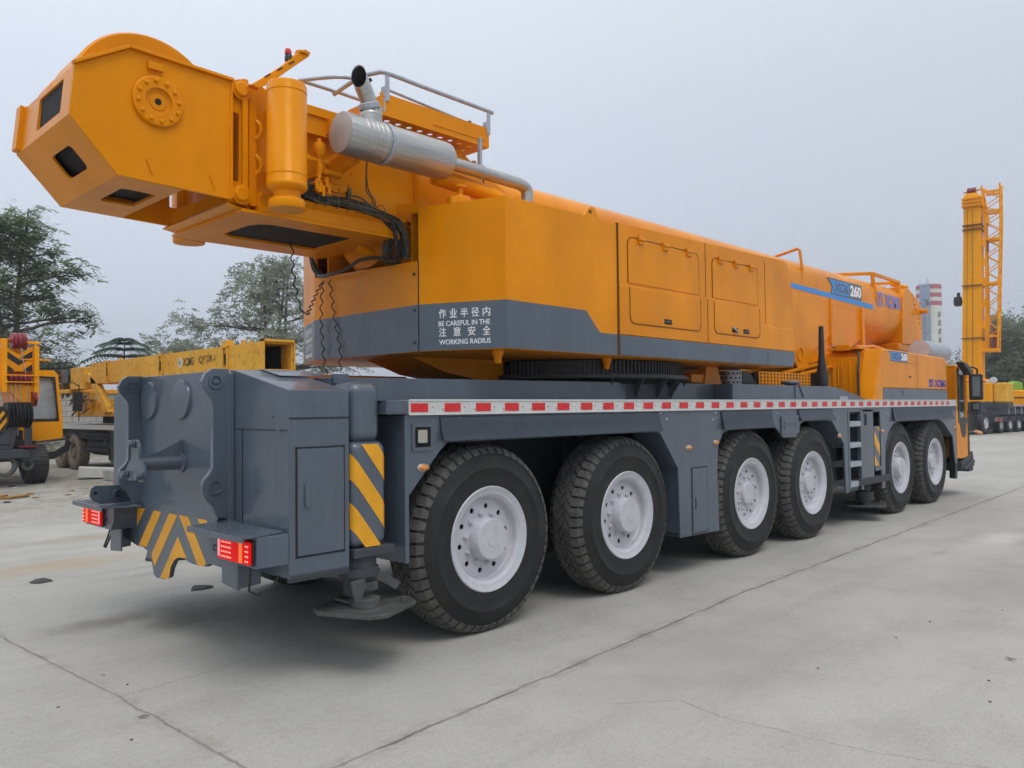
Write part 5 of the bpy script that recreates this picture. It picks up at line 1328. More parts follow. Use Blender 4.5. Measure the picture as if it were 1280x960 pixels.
# scraps on the yard floor
CONC = plain('grey_concrete_block', (.36, .36, .34, 1), .8, 0, .2, 6, .3)
WALLC = None
LEAFD = plain('dry_brown_leaf', (.20, .12, .05, 1), .7, 0, .3, 10)
def scrap(name, x, y, s, label, cat, mat, kind='chunk', group=None, seed=0, h=.4):
    rnd = random.Random(seed); m = MB()
    if kind == 'chunk':
        n = 7; base = [(s*(.6+.4*rnd.random())*math.cos(2*math.pi*i/n), s*(.6+.4*rnd.random())*math.sin(2*math.pi*i/n)) for i in range(n)]
        A = [m.bm.verts.new((x+p[0], y+p[1], .001)) for p in base]; B = [m.bm.verts.new((x+p[0]*.7+rnd.uniform(-.1, .1)*s, y+p[1]*.7, s*h*(.7+.5*rnd.random()))) for p in base]
        m._f(A[::-1]); m._f(B)
        for i in range(n): m._f([A[i], A[(i+1) % n], B[(i+1) % n], B[i]])
    elif kind == 'leaf':
        a = rnd.uniform(0, 6.28); N = 8
        def f(u, v):
            w = .34*math.sin(math.pi*u)**.7*s*(2*v-1); l = (u-.5)*2*s
            return (x+l*math.cos(a)-w*math.sin(a), y+l*math.sin(a)+w*math.cos(a), .006+.10*s*abs(2*v-1)+.22*s*math.sin(u*5+seed)**2)
        m.grid(f, N, 4); bmesh.ops.solidify(m.bm, geom=m.bm.faces[:], thickness=.002)
    o = m.build(name, mat, smooth=20); tag(o, label, cat, group); return o
DARKS = plain('dark_rag', (.05, .048, .045, 1), .9, 0, .4, 8, .3)
scrap('plastic_scrap', -1.58, 4.78, .16, 'flat dark plastic scrap left of the rear tail lamp on the concrete', 'scrap', DARKS, 'chunk', seed=3, h=.12)
scrap('flattened_rag', -.60, 3.22, .15, 'flattened dark rag lying under the chevron plate', 'rag', DARKS, 'chunk', seed=5, h=.12)
scrap('stone_chip', -2.2, 1.19, .022, 'small pale stone chip on the open concrete near the slab joint', 'stone', CONC, seed=1, h=.8)
scrap('fallen_leaf', -2.30, .25, .030, 'small brown leaf near the crossing of the slab joints', 'leaf', LEAFD, 'leaf', seed=2)
scrap('fallen_leaf', 2.1, -3.05, .035, 'curled brown leaf lying alone on the concrete at the right', 'leaf', LEAFD, 'leaf', seed=4)
scrap('twig', .0, 0, .01, 'x', 'twig', LEAFD, seed=1) if False else None
rs = random.Random(11)
for i in range(26):
    x, y = rs.choice([(rs.uniform(-3, 6), rs.uniform(-3.8, -.9)), (rs.uniform(-3.4, -1.8), rs.uniform(-1, 6)), (rs.uniform(1, 9), rs.uniform(-3.6, -1.2))])
    scrap('grit_crumb', x, y, rs.uniform(.006, .014), 'tiny dark crumb of grit scattered on the bare concrete', 'grit', DARKS if i % 3 else LEAFD, 'chunk', 'grit scattered on the concrete', seed=i, h=.5)
for i in range(70):
    x, y = rs.uniform(-2.5, 5), rs.choice([rs.uniform(9, 17.5), rs.gauss(14.5, 1.2)])
    scrap('rubble_piece', x, y, rs.uniform(.04, .13), 'flat broken piece of rubble on the muddy yard floor at the left', 'rubble', [CONC, DARKS, LEAFD][i % 3], 'chunk', 'rubble on the muddy yard floor', seed=i+40, h=.3)
m = MB(); m.obox(Vector((3.35, 17.8, .16)), (.95, .45, .26), Matrix.Rotation(R(-20), 3, 'Z') @ Matrix.Rotation(R(4), 3, 'Y')); tag(m.build('white_slab', plain('white_washed_concrete', (.55, .56, .55, 1), .7, 0, .1, 5, .2), bevel=.02), 'whitish concrete slab leaning beside the old crane wheels', 'slab')
m = MB(); m.obox(Vector((3.55, 16.9, .13)), (.62, .50, .26), Matrix.Rotation(R(12), 3, 'Z')); tag(m.build('grey_kerb_block', CONC, bevel=.02), 'grey concrete block in front of the whitish slab', 'block')
m = MB(); m.obox(Vector((.55, 14.1, .03)), (.5, .14, .05), Matrix.Rotation(R(30), 3, 'Z')); m.obox(Vector((.3, 14.2, .04)), (.2, .16, .08), Matrix.Rotation(R(50), 3, 'Z')); tag(m.build('ochre_board', plain('ochre_board', (.30, .17, .05, 1), .8), bevel=.01), 'broken ochre board lying on the ground in front of the hook block', 'board')

# ================================================================== BACKGROUND LEFT
MAROON = plain('maroon_sheave', (.22, .012, .022, 1), .45, 0, .2, 6, coat=.2)
BROWNR = plain('brown_rusty_metal', (.14, .075, .04, 1), .75, 0, .4, 8, .3)
DUSTW = plain('dusty_brown_wheel', (.20, .165, .13, 1), .85, 0, .2, 8, .3)
def simple_wheel(parent, x, y, z, r, w, axis, rubber, rimm, nm='wheel', rr=.5, dish=.05):
    m = MB(); ax = Vector(axis)
    c = Vector((x, y, z))
    m.lathe([(r*rr, w*.1), (r*.62, 0), (r*.88, .0), (r*.96, w*.08), (r, w*.2), (r, w*.8), (r*.96, w*.92), (r*.88, w), (r*rr, w)], c, ax, 36)
    o = m.build(nm, rubber, parent)
    m = MB(); m.lathe([(r*rr*1.02, w*.05), (r*rr*.88, w*.10), (r*rr*.80, dish+w*.15), (r*.28, dish+w*.12), (r*.25, w*.08), (0, w*.06)], c, ax, 28); m.build('rim', rimm, o)
    m = MB()
    for i in range(30):
        a = 2*math.pi*i/30; u = ax.orthogonal().normalized(); v_ = ax.cross(u); d = u*math.cos(a)+v_*math.sin(a)
        M_ = Matrix((d, d.cross(ax), ax)).transposed(); m.obox(c+d*(r*.995)+ax*(w*.5), (r*.045, r*.12, w*.86), M_)
    m.build('tread', rubber, o)
    return o

# old truck crane, boom pointing towards the camera, seen from its side
oc = thing('truck_crane', 'weathered yellow truck crane behind with its boom box open at the near end', 'crane', (3.94, 21.8, 0))
X0 = 0.0   # local: x across (0 = near side), y along, z up
def LY(p): return (p[0]-0, p[1]-21.8)
m = MB(); yb0, yb1 = 10.35-21.8, 20.3-21.8
# open-ended box boom
w_, t_ = .66, .035
for a in ((0, 2.53, .035, 3.12), (w_-.035, 2.53, w_, 3.12)): m.box(a[0], yb0, a[1], a[2], yb1, a[3])
m.box(.035, yb0, 3.085, w_-.035, yb1, 3.12); m.box(.035, yb0, 2.53, w_-.035, yb1, 2.565); m.box(.1, yb0+2.0, 2.56, w_-.1, yb0+2.04, 3.09)
bm_ = m.build('boom_box', YEL_OLD, oc, bevel=.006)
m = MB(); m.box(-.02, yb0-.06, 2.50, .0, yb0+.12, 3.17); m.box(w_, yb0-.06, 2.50, w_+.03, yb0+.12, 3.17); m.box(-.02, yb0-.06, 3.12, w_+.03, yb0+.12, 3.17); m.build('end_collar', YEL_OLD, bm_, bevel=.005)
m = MB(); m.box(.036, yb0+.4, 2.566, .06, yb0+2, 3.08); m.box(w_-.06, yb0+.4, 2.566, w_-.036, yb0+2, 3.08); m.box(.06, yb0+1.9, 2.566, w_-.06, yb0+1.98, 3.08); m.box(.06, yb0+.3, 2.566, w_-.06, yb0+1.9, 2.58); m.build('boom_interior', UNDER, bm_)
for yy in [p[0] for p in [(11.942,2.819), (15.326,2.886)]]+[18.9]:
    m = MB(); y_ = yy-21.8; m.box(-.035, y_-.10, 2.56, .0, y_-.05, 3.12); m.box(-.035, y_+.10, 2.56, .0, y_+.15, 3.12); m.box(-.05, y_-.10, 3.08, .0, y_+.15, 3.14); m.box(-.035, y_-.10, 2.52, .0, y_+.15, 2.60)
    b = m.build('wear_pad_frame', YEL_OLD, bm_, bevel=.004)
    m = MB(); m.box(-.012, y_-.05, 2.72, -.004, y_+.10, 2.95); m.build('pad_opening', HOLE, b)
m = MB(); yl = [(11.943,3.164)][0][0]; m.box(-.01, yl-21.9, 3.12, .12, yl-21.6, 3.24); m.box(.0, 11.2-21.8, 3.12, .06, 11.3-21.8, 3.20); m.box(.0, 10.9-21.8, 3.12, .05, 10.95-21.8, 3.18); m.box(.0, 14.8-21.8, 3.12, .05, 14.9-21.8, 3.16); m.box(0, 18-21.8, 3.12, .06, 18.1-21.8, 3.17); m.build('boom_lugs', YEL_OLD, bm_, bevel=.004)
# reading direction runs towards the camera end
tb = [p[0] for p in [(14.099,2.83), (13.546,2.805), (13.258,2.792), (12.467,2.756), (14.274,2.838)]]
text('lettering', 'XCMG', (-.001, tb[0]-21.8, 2.78), (0, -1, 0), (0, 0, 1), .19, BLACKP, bm_, tb[0]-tb[1], .01)
text('lettering', 'QY DK-I', (-.001, tb[2]-21.8, 2.78), (0, -1, 0), (0, 0, 1), .19, BLACKP, bm_, tb[2]-tb[3], .0)
m = MB(); m.lathe([(0, -.004), (.11, -.004), (.11, .0)], (0, tb[4]-21.8, 2.87), (1, 0, 0), 24); m.build('round_emblem', WTXT, bm_)
m = MB(); m.lathe([(.085, -.006), (.065, -.006)], (0, tb[4]-21.8, 2.87), (1, 0, 0), 24); m.box(-.007, tb[4]-21.83, 2.83, -.005, tb[4]-21.77, 2.91); m.build('emblem_ring', BLACKP, bm_)
# superstructure with winch, slanted boom carrier, counterweight box
m = MB()
m.prism([(-2.9, 2.5), (-1.9, 3.02), (-1.3, 2.95), (-.95, 2.60), (-.3, 1.75), (-.1, 1.70), (-.1, 1.55), (-2.6, 1.55), (-2.6, 1.75), (-2.35, 2.3)], 'y', 0, 0) if False else None
m.prism([(-.75, 3.0), (-1.25, 2.98), (-1.6, 2.8), (-2.0, 2.4), (-2.4, 1.65), (-2.15, 1.62), (-1.7, 2.3), (-1.3, 2.6), (-.8, 2.7)], 'x', 0, .12) if False else None
def py(v): return v-21.8
# slanted strut beside the boom, as in the picture from top left to lower right
m.prism([(py(20.9), 2.86), (py(20.5), 2.86), (py(19.9), 2.60), (py(19.2), 2.05), (py(18.9), 1.72), (py(19.3), 1.72), (py(19.7), 2.1), (py(20.3), 2.55), (py(20.8), 2.62)], 'x', .0, .16)
m.box(.1, py(21.9), 1.60, 1.6, py(18.8), 1.74)
m.box(.1, py(21.9), 1.72, .3, py(20.8), 2.32); m.box(.25, py(21.9), 1.72, 1.6, py(20.6), 2.1)
st_ = m.build('slewing_platform', YEL_OLD, oc, bevel=.01)
m = MB(); m.box(-.05, py(21.9), 2.40, .3, py(20.75), 3.05); m.box(-.12, py(24.4), 2.30, 1.4, py(21.9), 2.42); m.build('rear_ballast', YEL_OLD, oc, bevel=.02)
m = MB(); m.lathe([(0, 0), (.22, 0), (.22, .25), (0, .25)], (-.12, py(22.05), 2.80), (1, 0, 0), 18); m.box(-.1, py(22.3), 2.6, .1, py(21.9), 3.0); m.build('winch_end', BLACKP, oc)
m = MB(); rr_ = random.Random(3)
for k in range(40):
    a = Vector((rr_.uniform(0, .3), py(rr_.uniform(22.3, 23.6)), rr_.uniform(2.45, 2.95))); b = a+Vector((rr_.uniform(-.1, .1), rr_.uniform(-.4, .4), rr_.uniform(-.3, .2))); m.tube([a, b], rr_.uniform(.02, .05), 6)
for k in range(6): m.lathe([(0, 0), (rr_.uniform(.06, .15), 0), (.1, .2), (0, .2)], (0, py(rr_.uniform(22.4, 23.8)), rr_.uniform(2.5, 2.9)), (1, 0, 0), 12)
m.build('hydraulic_clutter', BROWNR, oc)
m = MB()
for k in range(22):
    a = Vector((-.02, py(rr_.uniform(20.2, 21.7)), rr_.uniform(1.75, 2.4))); m.tube(spline([a, a+Vector((-.08, rr_.uniform(-.3, .3), -.12)), a+Vector((0, rr_.uniform(-.4, .4), rr_.uniform(-.3, .1)))], 4), .022, 6)
m.build('hose_clutter', BROWNR, oc)
# chassis
m = MB(); m.box(.1, py(24.5), .95, 2.4, py(9), 1.24); m.box(.25, py(24.5), .6, 2.2, py(9), 1.0); m.lathe([(.75, 1.4), (.75, 1.62), (0, 1.62)], (1.1, py(20.2), 0), (0, 0, 1), 30); ch_ = m.build('chassis', UNDER, oc)
m = MB(); m.box(-.02, py(24.4), 1.26, 2.5, py(9), 1.34); m.build('deck_edge', UNDER, oc)
m = MB(); m.box(-.03, py(24.4), 1.23, -.02, py(9), 1.365); dk = m.build('deck_rail', WHITE, oc)
m = MB()
for k in range(46): m.box(-.035, py(24.3)+k*.33, 1.25, -.029, py(24.3)+k*.33+.17, 1.335)
m.build('red_tape', REDM, dk)
for yy in (23.1, 21.85):
    for xx, ax in ((.02, (1, 0, 0)), (2.46, (-1, 0, 0))): simple_wheel(oc, xx, py(yy), .53, .535, .34, ax, DUSTW, DUSTW, rr=.52, dish=.08)
m = MB(); m.box(.02, py(21.1), 1.05, .12, py(18.6), 1.10); m.box(.02, py(21.1), .62, .10, py(18.8), .70); m.box(.02, py(18.9), .4, .12, py(18.8), 1.2); m.box(.02, py(21.0), .95, .06, py(18.8), 1.0); m.lathe([(.28, -.9), (.28, .9), (0, .9)], (.4, py(20), .75), (0, 1, 0), 18); m.box(.04, py(19.4), .86, .05, py(19.1), .98); m.build('under_deck_gear', UNDER, oc)
m = MB(); m.box(0, py(18.7), .35, .3, py(18.35), 1.25); jk = m.build('outrigger_post', BLACKP, oc)
hazard([(0, .4), (.35, .4), (.35, 1.2), (0, 1.2)], (0, py(18.35), 0), (0, -1, 0), (0, 0, 1), jk, .4, 1.0) 
tag(oc, group='cranes parked in the yard behind')

# second crane at the far left: boom head with sheaves, hook block hanging in front of its cab
ha = thing('truck_crane', 'yellow crane at the far left edge with chevron boom head and maroon sheaves', 'crane', (1.0, 17.0, 0), 0, 'cranes parked in the yard behind')
m = MB()   # local x: -1..1.3, y 0 = boom head plane
m.box(-.75, .3, 2.65, .45, 8.0, 3.25)
m.box(-.75, -.05, 2.95, -.62, .6, 3.45); m.box(.56, -.25, 2.05, .66, .35, 3.30); m.box(-.1, -.25, 2.20, -.0, .35, 3.45); m.box(-.62, -.02, 3.38, .5, .1, 3.46); m.box(-.1, -.08, 2.32, .56, .0, 2.38); m.box(-.62, .0, 2.3, .0, .2, 2.9); m.box(.0, .1, 2.3, .56, .2, 2.7); m.cyl((-.05, -.28, 2.60), (.62, -.28, 2.60), .015, 8); m.cyl((-.05, -.28, 2.44), (.62, -.28, 2.44), .015, 8)
m.prism([(-.75, 2.75), (-.3, 2.30), (-.1, 2.28), (.1, 2.20), (.30, 1.98), (.60, 1.86), (.66, 2.32), (-.75, 2.75)], 'y', -.12, -.02)
m.cyl((.3, -.06, 3.38), (.72, -.06, 3.38), .035, 10); m.cyl((.3, -.06, 2.98), (.95, -.06, 2.98), .02, 8); m.cyl((-1.0, -.06, 2.8), (-.6, -.06, 2.8), .04, 10); m.cyl((-.2, -.1, 2.5), (.70, -.1, 2.5), .02, 8)
bh = m.build('boom_head', ORG, ha, bevel=.01)
m = MB(); m.prism([(.0, 2.70), (.56, 2.70), (.56, 3.28), (.28, 3.10), (.0, 3.28)], 'y', -.055, .02); cv = m.build('chevron_plate', ORG, bh)
m = MB()
m.prism([(.0, 3.19), (.28, 2.99), (.56, 3.19), (.56, 3.04), (.28, 2.84), (.0, 3.04)], 'y', -.06, -.055)
for s_ in (0, 1): m.prism([(.56*s_+(1-2*s_)*p[0], p[1]) for p in ((.0, 2.88), (.18, 2.74), (.18, 2.705), (.0, 2.705))], 'y', -.06, -.055)
m.build('black_chevron', BLACKP, cv)
m = MB()
for k in range(3): m.lathe([(.05, -.04), (.20, -.045), (.17, 0), (.20, .045), (.05, .04)], (.18+k*.10, .02, 3.42), (1, 0, 0), 24)
m.cyl((.05, .02, 3.42), (.52, .02, 3.42), .05, 12); m.build('top_sheaves', MAROON, bh)
m = MB()
for k in range(5): m.lathe([(.04, -.035), (.15, -.04), (.12, 0), (.15, .04), (.04, .035)], (.08+k*.095, -.10, 2.52), (1, 0, 0), 20)
m.build('lower_sheaves', MAROON, bh)
m = MB(); m.lathe([(.04, -.03), (.18, -.04), (.15, 0), (.18, .04), (.04, .03)], (.56, -.2, 2.05), (1, 0, 0), 20); m.build('guide_sheave', MAROON, bh)
m = MB()
for k in range(7): m.tube([(-.25+k*.09, -.15, 2.5), (-.28+k*.095, -.18, 1.7)], .010, 5)
m.tube([(.28, -.07, 3.6), (.35, -.10, 3.0), (.47, -.12, 2.4), (.42, -.15, 1.9)], .010, 5); m.tube([(.2, -.2, 1.95), (.24, -.2, 1.2)], .010, 5)
m.build('hoist_rope', RAILM, bh)
# cab, bumper, head lamp, wheels
m = MB(); cabp = [(.62, .95), (.62, 2.72), (.75, 2.80), (1.38, 2.80), (1.48, 2.70), (1.60, 1.60), (1.60, .95)]
m.plate(cabp, [[(.74, 1.55), (.74, 2.55), (.80, 2.62), (1.32, 2.62), (1.40, 2.54), (1.49, 1.62), (1.45, 1.55)]], (0, 1.2, 0), (1, 0, 0), (0, 0, 1), -.05)
m.box(.62, 1.25, .95, .67, 2.9, 2.75); m.prism([(1.55, .95), (1.55, 1.6), (1.44, 2.7), (1.48, 2.7), (1.60, 1.6), (1.60, .95)], 'y', 1.25, 2.9); m.box(.7, 1.22, 2.74, 1.42, 2.9, 2.80); m.box(-1.2, 1.3, .9, .62, 2.9, 1.5)
cb_ = m.build('cab', ORG, ha, bevel=.015)
m = MB(); m.box(.70, 1.27, 1.5, 1.50, 1.28, 2.68); m.build('windscreen', plain('pale_reflecting_glass', (.30, .34, .36, 1), .10, 0, .3, 2, 0, coat=1), cb_)
m = MB(); m.plate([(.71, 1.50), (1.52, 1.50), (1.42, 2.64), (.71, 2.66)], [[(.76, 1.57), (.76, 2.55), (.82, 2.60), (1.31, 2.60), (1.38, 2.53), (1.46, 1.63), (1.42, 1.57)]], (0, 1.195, 0), (1, 0, 0), (0, 0, 1), -.008); m.build('windscreen_rubber', BLACKP, cb_)
m = MB(); m.lathe([(.06, 2.8), (.06, 2.86), (.05, 2.92), (0, 2.93)], (.95, 1.5, 0), (0, 0, 1), 12); m.build('roof_beacon', REDM, cb_)
m = MB(); m.prism([(.45, .70), (.75, .98), (1.65, 1.08), (1.75, .95), (1.70, .75), (1.35, .55), (.6, .5)], 'y', 1.0, 1.25); m.build('bumper', BLACKP, ha, bevel=.02)
m = MB(); m.prism([(.80, .72), (.85, .95), (1.60, 1.02), (1.58, .88), (1.35, .74)], 'y', .97, 1.02)
for k in range(3): m.lathe([(.09, -.03), (.06, 0), (0, .01)], (.98+k*.2, .97, .86+.02*k), (0, 1, 0), 14)
m.build('head_lamp', LAMPW, ha, bevel=.01)
m = MB(); m.cyl((1.95, 1.1, 1.5), (1.95, 1.1, 2.45), .015, 6); m.tube([(1.5, 1.3, 2.5), (1.8, 1.1, 2.5), (1.95, 1.1, 2.4)], .015, 6); m.obox(Vector((1.92, 1.1, 2.0)), (.22, .08, .50), Matrix.Identity(3)); m.build('mirror', BLACKP, cb_, bevel=.02)
m = MB(); m.box(-1.3, .8, .55, .6, 9, 1.3); m.box(-1.3, .3, .75, .75, 1.2, 1.05); m.build('chassis', UNDER, ha)
simple_wheel(ha, .62, .7, .47, .475, -.42, (-1, 0, 0), RUBBER, STEEL)
simple_wheel(ha, .15, 3.2, .5, .5, .35, (-1, 0, 0), RUBBER, STEEL); simple_wheel(ha, 1.55, 3.2, .5, .5, .35, (-1, 0, 0), RUBBER, STEEL)
# hook block (hangs from the ropes: a thing of its own)
hb = thing('hook_block', 'black multi-sheave hook block with yellow stripes hanging at the far left', 'hook', (1.0, 16.7, -.10))
m = MB()
for k in range(7): m.lathe([(.05, -.018), (.30, -.024), (.27, 0), (.30, .024), (.05, .018)], (-.02+k*.075, 0, 1.78), (1, 0, 0), 28)
m.build('sheave_pack', BLACKP, hb)
m = MB(); m.prism([(-.42, 1.95), (-.10, 1.98), (.02, 1.75), (-.02, 1.45), (-.30, 1.20), (-.60, 1.30), (-.75, 1.7)], 'y', -.12, -.06); sd = m.build('side_cheek', BLACKP, hb, bevel=.01)
hazard([(-.50, 1.42), (-.08, 1.42), (-.02, 1.72), (-.12, 1.90), (-.42, 1.90)], (0, -.12, 0), (1, 0, 0), (0, 0, 1), sd, .24, -1.4, .004, .5, mat=YTAPE)
m = MB(); m.box(-.55, -.1, 1.1, .05, .1, 1.5); m.box(-.8, -.15, .78, .45, .15, .98); m.prism([(-.2, .98), (.1, .98), (.2, 1.5), (-.1, 1.5)], 'y', -.08, .08); m.box(.28, -.1, .70, .66, .15, 1.0); m.box(.35, -.05, 1.0, .5, .05, 1.5); m.build('yoke', GREY_D, hb, bevel=.02)
m = MB(); m.lathe([(0, 0), (.20, 0), (.20, .03), (0, .03)], (.42, 0, 1.03), (0, 0, 1), 16); m.build('red_cap', MAROON, hb)
m = MB(); hk = [(-.05+.21*math.cos(R(a)), 0, .62+.21*math.sin(R(a))) for a in range(100, -170, -15)]
m.tube([(-.06, 0, .95), (-.08, 0, .87)]+hk, [.06, .07]+[.085-.003*i for i in range(len(hk))], 12)
m.build('hook', STEEL, hb, smooth=60)
m = MB(); hk = [(.42+.10*math.cos(R(a)), 0, .62+.10*math.sin(R(a))) for a in range(90, -220, -20)]; m.tube([(.42, 0, .8)]+hk, .04, 10); m.build('small_hook', STEEL, hb, smooth=60)

# block wall behind
def wall_mat():
    t = NT('grey_block_wall'); b = t.b; v = t.coord()
    br = t.n('ShaderNodeTexBrick', Scale=1.0, Mortar__Size=.012); br.inputs['Brick Width'].default_value = .45; br.inputs['Row Height'].default_value = .22
    mp = t.n('ShaderNodeMapping'); mp.inputs['Rotation'].default_value = (R(90), 0, 0); t.l(t.n('ShaderNodeTexCoord').outputs['Object'], mp.inputs[0]); t.l(mp.outputs[0], br.inputs['Vector'])
    br.inputs['Color1'].default_value = (.42, .41, .38, 1); br.inputs['Color2'].default_value = (.50, .49, .46, 1); br.inputs['Mortar'].default_value = (.20, .19, .17, 1)
    c = t.mix(t.ramp(t.noise(v, 1.5, 6, .7), [(.4, (0, 0, 0)), (.75, (.6, .6, .6))]), br.outputs['Color'], (.25, .24, .20, 1)); t.l(c, b.inputs['Base Color']); b.inputs['Roughness'].default_value = .9
    t.l(t.bump(br.outputs['Fac'], -.4, .02), b.inputs['Normal']); return t.m
m = MB(); m.box(-20, 31, 0, 34, 31.25, 2.45); m.box(-20, 30.96, 2.45, 34, 31.3, 2.55)
tag(m.build('block_wall', wall_mat(), bevel=.01), 'grey concrete block boundary wall behind the parked cranes at the left', 'wall')
# ================================================================== TREES
def leaf_mat(name, c1, c2, c3=None, tr=.25):
    t = NT(name); b = t.b
    oi = t.n('ShaderNodeTexCoord'); n1 = t.noise(oi.outputs['Object'], .9, 3, .6); n2 = t.noise(oi.outputs['Object'], 9, 2, .5)
    c = t.mix(t.ramp(n1, [(.35, (0, 0, 0)), (.65, (1, 1, 1))]), c1, c2)
    c = t.mix(t.ramp(n2, [(.45, (0, 0, 0)), (.75, (1, 1, 1))]), c, c3 or c2)
    t.l(c, b.inputs['Base Color']); b.inputs['Roughness'].default_value = .5
    b.inputs['Transmission Weight'].default_value = 0
    tl = t.n('ShaderNodeBsdfTranslucent'); t.l(c, tl.inputs[0]); mx = t.n('ShaderNodeMixShader'); mx.inputs[0].default_value = tr
    t.l(b.outputs[0], mx.inputs[1]); t.l(tl.outputs[0], mx.inputs[2]); t.l(mx.outputs[0], t.t.nodes['Material Output'].inputs[0])
    return t.m
BARK = plain('grey_brown_bark', (.12, .105, .085, 1), .9, 0, .3, 5, .5)
LEAF1 = leaf_mat('dull_green_leaves', (0.126, 0.190, 0.090, 1), (0.190, 0.252, 0.134, 1), (0.244, 0.288, 0.154, 1), tr=.5)
LEAF2 = leaf_mat('grey_green_willow_leaves', (0.216, 0.252, 0.190, 1), (0.324, 0.360, 0.278, 1), (0.414, 0.440, 0.342, 1), tr=.45)
LEAF3 = leaf_mat('deep_green_fronds', (0.049, 0.091, 0.056, 1), (0.077, 0.133, 0.077, 1), (0.098, 0.140, 0.084, 1))
LEAF4 = leaf_mat('distant_green_leaves', (0.154, 0.190, 0.134, 1), (0.216, 0.252, 0.180, 1), (0.270, 0.296, 0.216, 1), tr=.5)

def make_tree(name, label, loc, h, spread, trunk_r, leafm, seed, nlimb=9, leaf=(.26, .09), clumps=90, per=60, clump_r=.55, style='compound', zmin=.3, fork=None, dome=1.0, group='trees beyond the yard', lean=0, rise=.62):
    rnd = random.Random(seed); root = thing(name, label, 'tree', loc, 0, group)
    m = MB(); trunks = fork or [(0, 0)]
    tips = []
    for (fx, fy) in trunks:
        pts = []; ht = h*(.86 if fork else .92)
        for i in range(9):
            f = i/8; pts.append(Vector((fx*f+lean*f*f+noise.noise(Vector((seed, f*3, fx)))*.25*f*2, fy*f+noise.noise(Vector((seed+9, f*3, fy)))*.25*f*2, ht*f)))
        m.tube(pts, [trunk_r*(1-.88*i/8)+.01 for i in range(9)], 10)
        for k in range(nlimb):
            f = zmin+(.97-zmin)*(k+rnd.random()*.6)/nlimb; i = min(7, int(f*8)); p = pts[i].lerp(pts[i+1], f*8-i)
            az = k*2.399+rnd.uniform(-.4, .4); prof = math.sin(math.pi*min(1, (f-zmin)/(1-zmin)*.80+.22))**.7
            L = spread*prof*rnd.uniform(.75, 1.1)*dome
            d = Vector((math.cos(az), math.sin(az), 0)); q = [p]
            for s_ in range(1, 6):
                u = s_/5; q.append(p+d*L*u+Vector((rnd.uniform(-.1, .1)*L*.5, rnd.uniform(-.1, .1)*L*.5, L*(rise*u-.22*u*u))))
            r0 = trunk_r*(1-.85*f)*.62+.008
            m.tube(q, [r0*(1-.8*i/5)+.006 for i in range(6)], 7)
            for s_ in (2, 3, 4, 5):
                for _ in range(2):
                    e = q[s_]+Vector((rnd.uniform(-1, 1), rnd.uniform(-1, 1), rnd.uniform(-.3, .8)))*L*.28
                    m.tube([q[s_-1], q[s_].lerp(e, .5)+Vector((0, 0, .05)), e], [.018, .012, .005], 5); tips.append((e, d))
            tips.append((q[-1], d))
        tips.append((pts[-1], Vector((1, 0, 0))))
    m.build('trunk', BARK, root)
    m = MB(); bm = m.bm
    rnd.shuffle(tips)
    picks = [tips[i % len(tips)] for i in range(clumps)]
    for c, d in picks:
        c = c+Vector((rnd.gauss(0, 1), rnd.gauss(0, 1), rnd.gauss(0, .7)))*clump_r*.55
        cr = clump_r*rnd.uniform(.55, 1.2)
        if style == 'compound':
            for _ in range(max(3, per//9)):
                a = rnd.uniform(0, 6.28); s0 = c+Vector((rnd.gauss(0, .35), rnd.gauss(0, .35), rnd.gauss(0, .3)))*cr
                dirv = Vector((math.cos(a), math.sin(a), rnd.uniform(-.5, .25))); L = cr*rnd.uniform(.6, 1.0); side = dirv.cross(Vector((0, 0, 1))).normalized()
                for j in range(5):
                    u = (j+1)/5; p = s0+dirv*L*u+Vector((0, 0, -.35*L*u*u))
                    for sg in (-1, 1):
                        ld = (side*sg+dirv*.45+Vector((0, 0, rnd.uniform(-.6, .1)))).normalized()*leaf[0]*rnd.uniform(.7, 1.2); wd_ = dirv.normalized()*leaf[1]*.5
                        vs = [bm.verts.new(p), bm.verts.new(p+ld*.5+wd_), bm.verts.new(p+ld), bm.verts.new(p+ld*.5-wd_)]; bm.faces.new(vs)
        elif style == 'willow':
            for _ in range(max(3, per//7)):
                s0 = c+Vector((rnd.gauss(0, .5), rnd.gauss(0, .5), rnd.gauss(0, .5)))*cr; out = (d+Vector((rnd.gauss(0, .6), rnd.gauss(0, .6), rnd.uniform(.0, .7)))).normalized()
                L = cr*rnd.uniform(.7, 1.5); prev = s0
                for j in range(7):
                    u = (j+1)/7; p = s0+out*L*u+Vector((0, 0, -.45*L*u*u))
                    for sg in (-1, 1):
                        ld = (out*.8+Vector((rnd.gauss(0, .6), rnd.gauss(0, .6), rnd.gauss(0, .5)))).normalized()*leaf[0]*rnd.uniform(.6, 1.2); wv = ld.cross(Vector((rnd.gauss(0, 1), rnd.gauss(0, 1), rnd.gauss(0, 1)))).normalized()*leaf[1]*.5
                        vs = [bm.verts.new(p), bm.verts.new(p+ld*.5+wv), bm.verts.new(p+ld), bm.verts.new(p+ld*.5-wv)]; bm.faces.new(vs)
                    prev = p
        else:
            for _ in range(per):
                v = Vector((rnd.gauss(0, 1), rnd.gauss(0, 1), rnd.gauss(0, .75)))*cr*.55; p = c+v
                ld = Vector((rnd.gauss(0, 1), rnd.gauss(0, 1), rnd.gauss(0, .6))).normalized()*leaf[0]*rnd.uniform(.6, 1.2); wv = ld.cross(Vector((rnd.gauss(0, 1), rnd.gauss(0, 1), rnd.gauss(0, 1)))).normalized()*leaf[1]*.5
                vs = [bm.verts.new(p), bm.verts.new(p+ld*.5+wv), bm.verts.new(p+ld), bm.verts.new(p+ld*.5-wv)]; bm.faces.new(vs)
    m.build('crown', leafm, root, smooth=0, recalc=False)
    return root
